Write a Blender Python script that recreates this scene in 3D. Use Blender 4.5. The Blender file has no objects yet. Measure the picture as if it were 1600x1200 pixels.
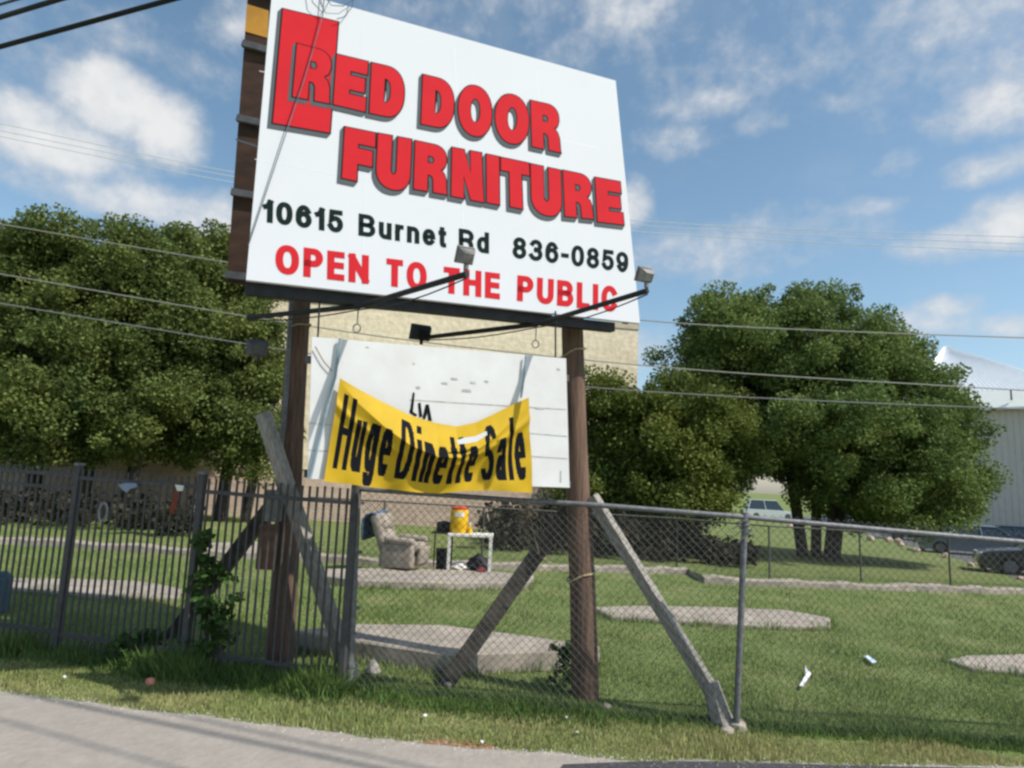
import bpy, bmesh, random
import numpy as np
from math import *
from mathutils import Vector, Matrix
from mathutils.geometry import tessellate_polygon

random.seed(7)
RNG = np.random.default_rng(7)
sc = bpy.context.scene
COL = sc.collection
R_ = radians

# ------------------------------------------------------------------ camera
F = 1050.0                        # focal length in photo pixels (1600 wide)
PITCH = atan(154 / F)
ROLL = R_(2.29)
CZ = 1.95
def rx(a):
    c, s = cos(a), sin(a)
    return np.array([[1, 0, 0], [0, c, -s], [0, s, c]])
def rz(a):
    c, s = cos(a), sin(a)
    return np.array([[c, -s, 0], [s, c, 0], [0, 0, 1]])
CM = rx(pi / 2 + PITCH) @ rz(ROLL)
C0 = np.array([0, 0, CZ])
cd = bpy.data.cameras.new('camera')
cd.sensor_width = 36
cd.lens = 36 * F / 1600
cd.clip_start = 0.1
cd.clip_end = 5000
cam = bpy.data.objects.new('camera', cd)
COL.objects.link(cam)
m4 = Matrix([list(r) for r in CM]).to_4x4()
m4.translation = Vector(C0)
cam.matrix_world = m4
sc.camera = cam

def ray(u, v):
    return CM @ np.array([(u - 800) / F, -(v - 600) / F, -1])
def at(u, v, Y):
    d = ray(u, v)
    return Vector(C0 + d * Y / d[1])
KX = 0.027                        # the lot falls gently to the right
def gz(x):
    return -KX * min(max(x, -30), 45)
def gnd(u, v, dz=0):
    d = ray(u, v)
    t = -(CZ - dz) / (d[2] + KX * d[0])
    return Vector(C0 + d * t)

# ------------------------------------------------------------------ sun, sky, exposure
SUN_EL = R_(50)
SUN_AZ = R_(-24)                  # from +X, negative = towards the camera side
S = Vector((cos(SUN_EL) * cos(SUN_AZ), cos(SUN_EL) * sin(SUN_AZ), sin(SUN_EL)))
ld = bpy.data.lights.new('sun', 'SUN')
ld.energy = 4.0
ld.angle = R_(0.53)
ld.color = (1.0, 0.955, 0.88)
sun = bpy.data.objects.new('sun', ld)
COL.objects.link(sun)
sun.rotation_euler = S.to_track_quat('Z', 'Y').to_euler()
sc.view_settings.view_transform = 'Standard'
sc.view_settings.look = 'None'
sc.view_settings.exposure = 0.26
sc.view_settings.gamma = 1
sc.render.filter_size = 2.6
try:
    sc.cycles.pixel_filter_type = 'BLACKMAN_HARRIS'
    sc.cycles.filter_width = 2.6
    sc.cycles.max_bounces = 6
    sc.cycles.transparent_max_bounces = 6
except Exception:
    pass

W = bpy.data.worlds.new('World')
sc.world = W
W.use_nodes = True
def build_world():
    nt = W.node_tree
    nt.nodes.clear()
    N, L = nt.nodes, nt.links
    def math(op, a, b=None, c=None, clamp=False):
        n = N.new('ShaderNodeMath'); n.operation = op; n.use_clamp = clamp
        for i, v in enumerate((a, b, c)):
            if v is None: continue
            if isinstance(v, (int, float)): n.inputs[i].default_value = v
            else: L.new(v, n.inputs[i])
        return n.outputs[0]
    tc = N.new('ShaderNodeTexCoord')
    sep = N.new('ShaderNodeSeparateXYZ'); L.new(tc.outputs['Generated'], sep.inputs[0])
    az = math('ARCTAN2', sep.outputs[0], sep.outputs[1])
    el = math('ARCSINE', sep.outputs[2])
    comb = N.new('ShaderNodeCombineXYZ'); L.new(az, comb.inputs[0])
    L.new(math('MULTIPLY', el, 1.25), comb.inputs[1])
    def noise(scale, detail=6, rough=.55, vec=None, off=0.0):
        n = N.new('ShaderNodeTexNoise'); n.noise_dimensions = '3D'
        n.inputs['Scale'].default_value = scale; n.inputs['Detail'].default_value = detail
        n.inputs['Roughness'].default_value = rough
        mp = N.new('ShaderNodeMapping'); mp.inputs['Location'].default_value = (off, off * .7, off * .3)
        L.new(comb.outputs[0] if vec is None else vec, mp.inputs[0]); L.new(mp.outputs[0], n.inputs['Vector'])
        return n.outputs['Fac']
    n1 = noise(11, 8, .58)
    n2 = noise(34, 7, .6, off=3.1)
    nw = noise(4.2, 6, .6, off=8.3)
    # (pixel centre, half width, half height, strength, softness handled by noise)
    blobs = [((70, 215), 190, 62, 1.15), ((175, 160), 105, 62, 1.35), ((245, 205), 85, 62, 1.15), ((40, 270), 240, 34, .5),
             ((235, 318), 150, 34, .85), ((330, 345), 110, 46, .8), ((365, 30), 60, 60, .5), ((300, 95), 190, 30, .2), ((60, 90), 120, 60, .2),
             ((985, 8), 120, 50, .62), ((800, 30), 300, 62, .2), ((1190, 70), 330, 75, .12), ((1500, 20), 210, 70, .42), ((1560, 95), 170, 85, .36),
             ((1555, 170), 130, 42, .58), ((1100, 162), 80, 26, .5), ((1190, 195), 50, 18, .4), ((1058, 220), 66, 22, .5),
             ((1308, 160), 34, 13, .25), ((1415, 255), 34, 20, .3), ((1560, 258), 100, 26, .7), ((1585, 345), 80, 46, 1.0), ((1500, 380), 100, 28, .7),
             ((985, 318), 36, 40, .9), ((1175, 372), 170, 34, .36), ((1090, 395), 190, 36, .3), ((1330, 330), 75, 12, .2),
             ((1480, 480), 60, 22, .7), ((1425, 508), 90, 26, .65), ((1010, 545), 60, 40, .5), ((1590, 505), 60, 22, .6)]
    acc = None
    und = None
    for (p, a, b, s) in blobs:
        d = ray(*p); d = d / np.linalg.norm(d)
        a0, e0 = atan2(d[0], d[1]), asin(d[2])
        q = (((p[0] - 800) / F) ** 2 + ((p[1] - 600) / F) ** 2)
        ra = a / F / (1 + q * .75) * 1.1; re = b / F / sqrt(1 + q) * 1.1
        dx = math('MULTIPLY', math('SUBTRACT', az, a0), 1 / ra)
        dy = math('MULTIPLY', math('SUBTRACT', el, e0), 1 / re)
        r2 = math('ADD', math('MULTIPLY', dx, dx), math('MULTIPLY', dy, dy))
        v = math('MULTIPLY', math('SUBTRACT', 1.15, r2), s)
        acc = v if acc is None else math('SMOOTH_MAX', acc, v, .25)
    w = math('ADD', math('MULTIPLY', math('SUBTRACT', n1, .5), 2.0), math('MULTIPLY', math('SUBTRACT', n2, .5), 1.1))
    f = math('ADD', math('MAXIMUM', acc, -1.2), w)
    mr = N.new('ShaderNodeMapRange'); mr.interpolation_type = 'SMOOTHSTEP'
    mr.inputs['From Min'].default_value = -.25; mr.inputs['From Max'].default_value = 1.25
    L.new(f, mr.inputs['Value'])
    # thin veil of high cloud everywhere
    mv = N.new('ShaderNodeMapRange'); mv.interpolation_type = 'SMOOTHSTEP'
    mv.inputs['From Min'].default_value = .46; mv.inputs['From Max'].default_value = .80
    mv.inputs['To Max'].default_value = .2
    L.new(nw, mv.inputs['Value'])
    mask = math('MAXIMUM', mr.outputs[0], mv.outputs[0])
    mask = math('MULTIPLY', mask, .93)
    sky = N.new('ShaderNodeTexSky'); sky.sky_type = 'NISHITA'; sky.sun_disc = False
    sky.sun_elevation = SUN_EL; sky.sun_rotation = atan2(S.x, S.y)
    sky.altitude = 200; sky.air_density = 1.0; sky.dust_density = 1.2; sky.ozone_density = 1.6
    hs = N.new('ShaderNodeHueSaturation'); hs.inputs['Saturation'].default_value = 1.0; hs.inputs['Value'].default_value = 1.16; hs.inputs['Hue'].default_value = .485
    L.new(sky.outputs[0], hs.inputs['Color'])
    cr = N.new('ShaderNodeMix'); cr.data_type = 'RGBA'
    cr.inputs[6].default_value = (4.3, 4.6, 5.0, 1); cr.inputs[7].default_value = (6.4, 6.4, 6.35, 1)
    L.new(math('MULTIPLY', math('SUBTRACT', f, .35), .9, clamp=True), cr.inputs[0])
    mx = N.new('ShaderNodeMix'); mx.data_type = 'RGBA'
    L.new(mask, mx.inputs[0]); L.new(hs.outputs[0], mx.inputs[6]); L.new(cr.outputs[2], mx.inputs[7])
    bg = N.new('ShaderNodeBackground'); bg.inputs['Strength'].default_value = 0.115
    L.new(mx.outputs[2], bg.inputs['Color'])
    out = N.new('ShaderNodeOutputWorld'); L.new(bg.outputs[0], out.inputs[0])
build_world()

# ------------------------------------------------------------------ helpers
MATS = {}
def mat(name, col, rough=.7, var=.15, scale=8, col2=None, bump=0, metal=0, spec=.3, island=0, trans=0, coat=0, detail=5, rough_n=.6, stretch=None):
    """procedural principled: noise mottling between two tones, optional bump, optional per-piece variation"""
    if name in MATS: return MATS[name]
    m = bpy.data.materials.new(name); m.use_nodes = True
    nt = m.node_tree; N, L = nt.nodes, nt.links
    b = N['Principled BSDF']
    b.inputs['Roughness'].default_value = rough; b.inputs['Metallic'].default_value = metal
    b.inputs['Specular IOR Level'].default_value = spec
    if coat: b.inputs['Coat Weight'].default_value = coat
    tc = N.new('ShaderNodeTexCoord'); mp = N.new('ShaderNodeMapping')
    L.new(tc.outputs['Object'], mp.inputs[0])
    if stretch: mp.inputs['Scale'].default_value = stretch
    no = N.new('ShaderNodeTexNoise'); no.inputs['Scale'].default_value = scale
    no.inputs['Detail'].default_value = detail; no.inputs['Roughness'].default_value = rough_n
    L.new(mp.outputs[0], no.inputs['Vector'])
    c2 = col2 if col2 else tuple(c * (1 - var) for c in col)
    c1 = col if col2 else tuple(min(1, c * (1 + var)) for c in col)
    ramp = N.new('ShaderNodeValToRGB')
    ramp.color_ramp.elements[0].position = .34; ramp.color_ramp.elements[1].position = .66
    ramp.color_ramp.elements[0].color = (*c2, 1); ramp.color_ramp.elements[1].color = (*c1, 1)
    L.new(no.outputs['Fac'], ramp.inputs[0])
    colout = ramp.outputs[0]
    if island:
        ge = N.new('ShaderNodeNewGeometry'); hs = N.new('ShaderNodeHueSaturation')
        mr = N.new('ShaderNodeMapRange'); mr.inputs['To Min'].default_value = 1 - island; mr.inputs['To Max'].default_value = 1 + island
        L.new(ge.outputs['Random Per Island'], mr.inputs['Value']); L.new(mr.outputs[0], hs.inputs['Value'])
        mr2 = N.new('ShaderNodeMapRange'); mr2.inputs['To Min'].default_value = .5 - .02 * island * 2; mr2.inputs['To Max'].default_value = .5 + .02 * island * 2
        L.new(ge.outputs['Random Per Island'], mr2.inputs['Value']); L.new(mr2.outputs[0], hs.inputs['Hue'])
        L.new(colout, hs.inputs['Color']); colout = hs.outputs[0]
    L.new(colout, b.inputs['Base Color'])
    if bump:
        bn = N.new('ShaderNodeBump'); bn.inputs['Strength'].default_value = 1; bn.inputs['Distance'].default_value = bump
        n2 = N.new('ShaderNodeTexNoise'); n2.inputs['Scale'].default_value = scale * 4; n2.inputs['Detail'].default_value = 4
        L.new(mp.outputs[0], n2.inputs['Vector']); L.new(n2.outputs['Fac'], bn.inputs['Height']); L.new(bn.outputs[0], b.inputs['Normal'])
    if trans:
        tr = N.new('ShaderNodeBsdfTranslucent'); L.new(colout, tr.inputs['Color'])
        mx = N.new('ShaderNodeMixShader'); mx.inputs[0].default_value = trans
        L.new(b.outputs[0], mx.inputs[1]); L.new(tr.outputs[0], mx.inputs[2])
        L.new(mx.outputs[0], N['Material Output'].inputs[0])
    MATS[name] = m
    return m

class MB:
    def __init__(self): self.v = []; self.f = []; self.mi = []
    def add(self, vs, fs, mi=0):
        o = len(self.v); self.v += [tuple(p) for p in vs]
        self.f += [tuple(i + o for i in f) for f in fs]; self.mi += [mi] * len(fs); return self
    def box(self, c, s, rot=None, mi=0):
        c = Vector(c); h = Vector(s) / 2
        vs = []
        for x in (-1, 1):
            for y in (-1, 1):
                for z in (-1, 1):
                    p = Vector((x * h.x, y * h.y, z * h.z))
                    if rot: p = rot @ p
                    vs.append(c + p)
        return self.add(vs, [(0, 1, 3, 2), (4, 6, 7, 5), (0, 4, 5, 1), (2, 3, 7, 6), (0, 2, 6, 4), (1, 5, 7, 3)], mi)
    def rbox(self, c, s, bev, rot=None, seg=2, mi=0):
        bm = bmesh.new(); bmesh.ops.create_cube(bm, size=1)
        for v in bm.verts: v.co = Vector((v.co.x * s[0], v.co.y * s[1], v.co.z * s[2]))
        bmesh.ops.bevel(bm, geom=list(bm.edges), offset=bev, segments=seg, affect='EDGES', profile=.5)
        bm.verts.index_update(); c = Vector(c)
        vs = [c + ((rot @ v.co) if rot else v.co) for v in bm.verts]
        fs = [[v.index for v in f.verts] for f in bm.faces]
        bm.free(); return self.add(vs, fs, mi)
    def bar(self, a, b, w, h=None, up=(0, 0, 1), mi=0):
        a, b = Vector(a), Vector(b); h = h or w
        d = (b - a).normalized(); up = Vector(up)
        if abs(d.dot(up)) > .98: up = Vector((1, 0, 0))
        x = d.cross(up).normalized(); y = x.cross(d)
        return self.box((a + b) / 2, (w, (b - a).length, h), Matrix((x, d, y)).transposed(), mi)
    def tube(self, pts, rad, n=8, cap=True, mi=0):
        pts = [Vector(p) for p in pts]
        rs = rad if isinstance(rad, (list, tuple)) else [rad] * len(pts)
        vs, fs = [], []
        ref = None
        for i, p in enumerate(pts):
            t = (pts[min(i + 1, len(pts) - 1)] - pts[max(i - 1, 0)]).normalized()
            if ref is None:
                ref = Vector((0, 0, 1)) if abs(t.z) < .9 else Vector((1, 0, 0))
            x = (ref - t * ref.dot(t)).normalized(); ref = x; y = t.cross(x)
            for k in range(n):
                a = 2 * pi * k / n
                vs.append(p + (x * cos(a) + y * sin(a)) * rs[i])
        for i in range(len(pts) - 1):
            for k in range(n):
                k2 = (k + 1) % n
                fs.append((i * n + k, i * n + k2, (i + 1) * n + k2, (i + 1) * n + k))
        if cap:
            fs.append(tuple(range(n))[::-1]); fs.append(tuple((len(pts) - 1) * n + k for k in range(n)))
        return self.add(vs, fs, mi)
    def lathe(self, c, prof, n=20, mi=0, rot=None):
        vs, fs = [], []; c = Vector(c)
        for r, z in prof:
            for k in range(n):
                p = Vector((r * cos(2 * pi * k / n), r * sin(2 * pi * k / n), z))
                vs.append(c + (rot @ p if rot else p))
        for i in range(len(prof) - 1):
            for k in range(n):
                k2 = (k + 1) % n
                fs.append((i * n + k, i * n + k2, (i + 1) * n + k2, (i + 1) * n + k))
        fs.append(tuple(range(n))[::-1]); fs.append(tuple((len(prof) - 1) * n + k for k in range(n)))
        return self.add(vs, fs, mi)
    def prism(self, poly, d, mi=0):
        """closed 3D polygon pushed along vector d"""
        n = len(poly); d = Vector(d); a = [Vector(p) for p in poly]
        vs = a + [p + d for p in a]
        return self.add(vs, [tuple(range(n))[::-1], tuple(range(n, 2 * n))] + [(i, (i + 1) % n, n + (i + 1) % n, n + i) for i in range(n)], mi)
    def build(self, name, m, parent=None, smooth=False, loc=None):
        me = bpy.data.meshes.new(name)
        vs = self.v
        if parent is not None:
            o_ = Vector(parent_base(parent)); vs = [tuple(Vector(p) - o_) for p in vs]
        elif loc is not None:
            o_ = Vector(loc); vs = [tuple(Vector(p) - o_) for p in vs]
        me.from_pydata(vs, [], self.f)
        ms = m if isinstance(m, (list, tuple)) else [m]
        for q in ms: me.materials.append(q)
        me.polygons.foreach_set('material_index', self.mi)
        if smooth: me.polygons.foreach_set('use_smooth', [True] * len(self.f))
        bm = bmesh.new(); bm.from_mesh(me); bmesh.ops.recalc_face_normals(bm, faces=bm.faces); bm.to_mesh(me); bm.free()
        if smooth:
            try: me.set_sharp_from_angle(angle=R_(40))
            except Exception: pass
        o = bpy.data.objects.new(name, me); COL.objects.link(o)
        if parent is not None: o.parent = parent
        elif loc is not None: o.location = loc
        return o

BASE = {}
def parent_base(p): return BASE.get(p.name, (0, 0, 0))
def tag(o, label=None, cat=None, group=None, kind=None):
    if label: o['label'] = label
    if cat: o['category'] = cat
    if group: o['group'] = group
    if kind: o['kind'] = kind
    return o
def thing(name, base, label, cat, group=None):
    o = bpy.data.objects.new(name, None); COL.objects.link(o)
    o.location = base; o.empty_display_size = .1
    BASE[o.name] = tuple(base)
    return tag(o, label, cat, group)
def sub(parent_mesh):                 # register a mesh part as a parent for sub-parts (same base as its thing)
    BASE[parent_mesh.name] = BASE.get(parent_mesh.parent.name, (0, 0, 0)) if parent_mesh.parent else (0, 0, 0)
    return parent_mesh
def copy_tree(o, parent=None):
    c = o.copy(); COL.objects.link(c)
    if parent is not None: c.parent = parent
    for ch in list(o.children): copy_tree(ch, c)
    return c
def np_mesh(name, V, Fq, m, parent=None):
    """fast mesh from numpy arrays; Fq is (n,k)"""
    me = bpy.data.meshes.new(name); k = Fq.shape[1]
    if parent is not None: V = V - np.array(parent_base(parent))
    me.vertices.add(len(V)); me.vertices.foreach_set('co', V.astype(np.float32).ravel())
    me.loops.add(Fq.size); me.loops.foreach_set('vertex_index', Fq.astype(np.int32).ravel())
    me.polygons.add(len(Fq)); me.polygons.foreach_set('loop_start', np.arange(0, Fq.size, k, dtype=np.int32))
    try: me.polygons.foreach_set('loop_total', np.full(len(Fq), k, dtype=np.int32))
    except Exception: pass
    me.materials.append(m); me.update(calc_edges=True); me.validate()
    o = bpy.data.objects.new(name, me); COL.objects.link(o)
    if parent is not None: o.parent = parent
    return o
def lerp(a, b, t): return a + (b - a) * t
def pip(px, py, poly):
    inside = np.zeros(len(px), bool); n = len(poly)
    for i in range(n):
        x1, y1 = poly[i][:2]; x2, y2 = poly[(i + 1) % n][:2]
        c = ((y1 > py) != (y2 > py)) & (px < (x2 - x1) * (py - y1) / (y2 - y1 + 1e-12) + x1)
        inside ^= c
    return inside

# ------------------------------------------------------------------ ground, road, pads
M_road = mat('worn_road', (.35, .315, .275), .9, scale=5, col2=(.285, .255, .22), bump=.01, rough_n=.75, detail=9, island=0)
M_asph = mat('dark_asphalt', (.055, .055, .06), .9, .3, 30, bump=.003)
M_conc = mat('pad_concrete', (.42, .365, .305), .9, scale=3.5, col2=(.22, .19, .155), bump=.008, detail=10, rough_n=.72)
M_dirt = mat('rust_dirt', (.26, .135, .07), .95, .35, 25, bump=.004)
M_lot = mat('parking_asphalt', (.12, .12, .12), .9, .2, 4)

def grass_ground():
    m = bpy.data.materials.new('lawn'); m.use_nodes = True
    nt = m.node_tree; N, L = nt.nodes, nt.links; b = N['Principled BSDF']
    b.inputs['Roughness'].default_value = .95; b.inputs['Specular IOR Level'].default_value = .1
    tc = N.new('ShaderNodeTexCoord')
    def noise(s, d=5, r=.6):
        n = N.new('ShaderNodeTexNoise'); n.inputs['Scale'].default_value = s; n.inputs['Detail'].default_value = d; n.inputs['Roughness'].default_value = r
        L.new(tc.outputs['Object'], n.inputs['Vector']); return n.outputs['Fac']
    def ramp(f, a, c, p0=.38, p1=.62):
        r = N.new('ShaderNodeValToRGB'); r.color_ramp.elements[0].position = p0; r.color_ramp.elements[1].position = p1
        r.color_ramp.elements[0].color = (*a, 1); r.color_ramp.elements[1].color = (*c, 1); L.new(f, r.inputs[0]); return r.outputs[0]
    def mix(f, a, c):
        x = N.new('ShaderNodeMix'); x.data_type = 'RGBA'; L.new(f, x.inputs[0]); L.new(a, x.inputs[6]); L.new(c, x.inputs[7]); return x.outputs[2]
    base = ramp(noise(.6), (.135, .19, .058), (.19, .225, .085))
    fine = ramp(noise(14, 6, .7), (.10, .155, .036), (.24, .27, .10))
    straw = ramp(noise(.9, 6, .7), (0, 0, 0), (1, 1, 1), .52, .72)
    st = N.new('ShaderNodeRGB'); st.outputs[0].default_value = (.33, .28, .15, 1)
    x = N.new('ShaderNodeMix'); x.data_type = 'RGBA'; x.inputs[0].default_value = .55
    L.new(base, x.inputs[6]); L.new(fine, x.inputs[7])
    mm = N.new('ShaderNodeMath'); mm.operation = 'MULTIPLY'; mm.inputs[1].default_value = .65; L.new(straw, mm.inputs[0])
    L.new(mix(mm.outputs[0], x.outputs[2], st.outputs[0]), b.inputs['Base Color'])
    bn = N.new('ShaderNodeBump'); bn.inputs['Distance'].default_value = .03; bn.inputs['Strength'].default_value = 1
    L.new(noise(25, 5, .7), bn.inputs['Height']); L.new(bn.outputs[0], b.inputs['Normal'])
    return m
M_lawn = grass_ground()
def ground():
    xs = [-1500, -400, -100, -30, -20, -10, -5, 0, 5, 10, 20, 30, 45, 100, 400, 1500]
    ys = [-300, -40, -5, 2, 5, 8, 12, 16, 20, 30, 60, 120, 400, 2500]
    mb = MB()
    mb.add([(x, y, gz(x)) for y in ys for x in xs],
           [(j * len(xs) + i, j * len(xs) + i + 1, (j + 1) * len(xs) + i + 1, (j + 1) * len(xs) + i) for j in range(len(ys) - 1) for i in range(len(xs) - 1)])
    return tag(mb.build('ground', M_lawn), kind='structure')
ground()
ROAD_PX = [(-420, 1030), (0, 1082), (200, 1106), (500, 1143), (750, 1170), (900, 1181), (1000, 1187), (1200, 1193), (1600, 1200), (1900, 1206)]
def road():
    e = [gnd(*p) for p in ROAD_PX]
    a = (e[1] - e[0]).normalized()
    edge = [Vector((-40, e[0].y + 5, 0))] + e + [Vector((40, e[-1].y + 3, 0))]
    # ragged edge
    pts = []
    for i in range(len(edge) - 1):
        n = max(2, int((edge[i + 1] - edge[i]).length / .06)) if 0 < i < len(edge) - 2 else 2
        for k in range(n):
            p = edge[i].lerp(edge[i + 1], k / n)
            j = (random.random() - .5) * .035 + .03 * sin(p.x * 5) * sin(p.x * 1.7)
            pts.append((p.x, p.y + (j if 0 < i < len(edge) - 2 else 0)))
    pts.append((edge[-1].x, edge[-1].y))
    mb = MB()
    vs = []; fs = []
    for i, (x, y) in enumerate(pts):
        vs += [(x, y, gz(x) + .004), (x, y - 8, gz(x) + .004)]
        if i: fs.append((2 * i - 2, 2 * i - 1, 2 * i + 1, 2 * i))
    mb.add(vs, fs)
    tag(mb.build('road', M_road), kind='structure')
    return pts
ROAD_EDGE = road()
def sheet(name, px, m, dz, label=None, cat=None, kind=None):
    p = [gnd(*q) for q in px]
    mb = MB(); mb.add([(q.x, q.y, gz(q.x) + dz) for q in p], [tuple(range(len(p)))])
    return tag(mb.build(name, m), label, cat, kind=kind)
sheet('road_patch', [(880, 1196), (1000, 1191), (1120, 1191), (1300, 1196.5), (1600, 1203), (1900, 1209), (1900, 1290), (800, 1290)], M_asph, .008, kind='structure')
def lotroad():
    e = [gnd(1235, 806), gnd(1320, 826), gnd(1400, 848), gnd(1480, 868), gnd(1600, 908), gnd(1800, 975)]
    mb = MB(); n = len(e)
    vs = [(p.x, p.y, gz(p.x) + .004) for p in e] + [(p.x + 60, p.y + 14, gz(p.x + 60) + .004) for p in e]
    mb.add(vs, [(i, i + 1, n + i + 1, n + i) for i in range(n - 1)])
    tag(mb.build('parking_lot', M_lot), kind='structure')
lotroad()

PADS = []
def pad(px, h, label, cat='concrete slab', group='concrete slabs in the grass lot', edge_j=.02):
    """slab whose TOP outline is traced at height h above the lot"""
    p = [gnd(*q, dz=h) for q in px]
    out = []
    for i in range(len(p)):
        a, b = p[i], p[(i + 1) % len(p)]
        n = max(1, int((b - a).length / .25))
        for k in range(n):
            q = a.lerp(b, k / n); q.x += (random.random() - .5) * edge_j; q.y += (random.random() - .5) * edge_j
            out.append(q)
    c = sum(out, Vector()) / len(out)
    mb = MB(); bev = .018
    ins = [q + (c - q).normalized() * bev for q in out]
    n = len(out)
    vs = [(q.x, q.y, gz(q.x) + h) for q in ins] + [(q.x, q.y, gz(q.x) + h - bev) for q in out] + [(q.x, q.y, gz(q.x) - .15) for q in out]
    fs = [tuple(range(n))] + [(i, (i + 1) % n, n + (i + 1) % n, n + i) for i in range(n)] + [(n + i, n + (i + 1) % n, 2 * n + (i + 1) % n, 2 * n + i) for i in range(n)]
    mb.add(vs, fs)
    o = mb.build('concrete_slab', M_conc, loc=(c.x, c.y, gz(c.x)))
    PADS.append([(q.x, q.y) for q in out])
    return tag(o, label, cat, group)
pad([(455, 985), (556, 975), (690, 976), (800, 990), (938, 1010), (900, 1016), (697, 1022), (560, 1001)], .205, 'big raised concrete slab close behind the chain link fence, left of the right wooden post')
pad([(500, 889), (600, 887), (760, 892), (835, 898), (826, 910), (700, 910), (560, 906), (505, 899)], .14, 'low concrete slab the recliner and white table stand on')
pad([(925, 948), (1000, 946), (1120, 948), (1230, 953), (1298, 965), (1297, 978), (1180, 976), (1050, 968), (955, 962)], .07, 'long pale concrete slab behind the slanted grey plank, right of the right wooden post')
pad([(1480, 1030), (1510, 1024), (1600, 1021), (1750, 1030), (1750, 1062), (1600, 1050), (1520, 1044)], .05, 'round-ended concrete slab cut off by the right edge of the photo')
pad([(-60, 903), (120, 904), (230, 908), (285, 920), (280, 934), (160, 930), (60, 922), (-60, 915)], .06, 'pale concrete slab seen through the left iron pickets')
pad([(300, 848), (400, 846), (490, 851), (500, 860), (380, 859), (305, 856)], .08, 'small brownish slab far behind the iron fence near the left wooden post')
def kerb():
    px = [(-80, 836), (120, 846), (300, 858), (560, 872), (800, 881), (940, 885), (1075, 889), (1100, 901), (1250, 909), (1450, 916), (1700, 924), (1900, 931)]
    P0 = [gnd(*q, dz=.14) for q in px]; P = []
    for a, b in zip(P0[:-1], P0[1:]):
        n = max(2, int((b - a).length / .3))
        P += [a.lerp(b, k / n) + Vector((0, random.uniform(-.05, .05), 0)) for k in range(n)]
    mb = MB()
    n = len(P); vs = []
    for q in P:
        h_ = random.uniform(-.045, .02)
        for dy, z in ((0, -.1), (0, .13), (.02, .15), (.34, .15), (.36, -.1)):
            vs.append((q.x, q.y + dy, gz(q.x) + z + (h_ if z > 0 else 0)))
    fs = [(i * 5 + k, i * 5 + k + 1, i * 5 + k + 6, i * 5 + k + 5) for i in range(n - 1) for k in range(4)]
    mb.add(vs, fs)
    tag(mb.build('concrete_kerb', M_conc, loc=tuple(P0[5])), 'long low concrete kerb along the back of the grass lot', 'kerb')
kerb()
tag(MB().add([(gnd(*q).x, gnd(*q).y, gz(gnd(*q).x) + .006) for q in [(652, 1162), (690, 1154), (735, 1157), (770, 1166), (775, 1172), (745, 1171), (700, 1166)]], [tuple(range(7))]).build('dirt_patch', M_dirt), kind='structure')

# ------------------------------------------------------------------ grass blades and weeds
M_blade = mat('grass_blade', (.26, .31, .105), .8, scale=.9, col2=(.155, .225, .06), island=.45, trans=.25, spec=.15)
M_bladedry = mat('grass_blade_dry', (.46, .41, .20), .8, scale=.8, col2=(.29, .33, .12), island=.4, trans=.25, spec=.15)
M_weed = mat('weed_blade', (.16, .235, .065), .8, scale=2, col2=(.085, .14, .04), island=.5, trans=.25, spec=.15)
def blades(name, X, Y, H, m, wid=.008, lean=.5):
    n = len(X); a = RNG.uniform(0, 2 * pi, n); la = RNG.uniform(0, 2 * pi, n); ll = H * RNG.uniform(0, lean, n)
    Z = -KX * np.clip(X, -30, 45); w = wid * RNG.uniform(.6, 1.5, n)
    V = np.zeros((n, 3, 3))
    V[:, 0] = np.stack([X - np.cos(a) * w, Y - np.sin(a) * w, Z - .01], 1)
    V[:, 1] = np.stack([X + np.cos(a) * w, Y + np.sin(a) * w, Z - .01], 1)
    V[:, 2] = np.stack([X + np.cos(la) * ll, Y + np.sin(la) * ll, Z + H], 1)
    return tag(np_mesh(name, V.reshape(-1, 3), np.arange(3 * n).reshape(-1, 3), m), kind='stuff')
RE = np.array(ROAD_EDGE)
def lawn(n, y0, y1, hmin, hmax, name, m, label, keep=None):
    u = RNG.uniform(0, 1, n); Y = 1 / (1 / y0 + u * (1 / y1 - 1 / y0))
    X = RNG.uniform(-.95, 1.15, n) * Y
    ok = Y > np.interp(X, RE[:, 0], RE[:, 1]) + RNG.normal(.03, .03, n)
    for p in PADS: ok &= ~pip(X, Y, p)
    if keep is not None: ok &= keep(X, Y)
    X, Y = X[ok], Y[ok]
    H = RNG.uniform(hmin, hmax, len(X)) * (.7 + .5 * np.sin(X * 3.1 + Y) * np.sin(Y * 2.3 - X))
    o = blades(name, X, Y, np.abs(H) + .01, m, wid=.006 + 0 * X)
    tag(o, label, 'grass')
fence_y = lambda X: 6.36 - .075 * X
lawn(190000, 5.2, 10, .015, .052, 'lawn_grass', M_blade, 'short green grass of the lot inside the fence', keep=lambda X, Y: Y > 6.0 + .0 * X)
lawn(80000, 10, 20, .03, .08, 'lawn_grass', M_blade, 'green grass further back in the lot near the kerb')
lawn(115000, 5.2, 7.0, .015, .05, 'verge_grass', M_bladedry, 'short yellowish grass of the verge along the road', keep=lambda X, Y: Y < fence_y(X) - .12 + .12 * np.sin(X * 4))
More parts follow.
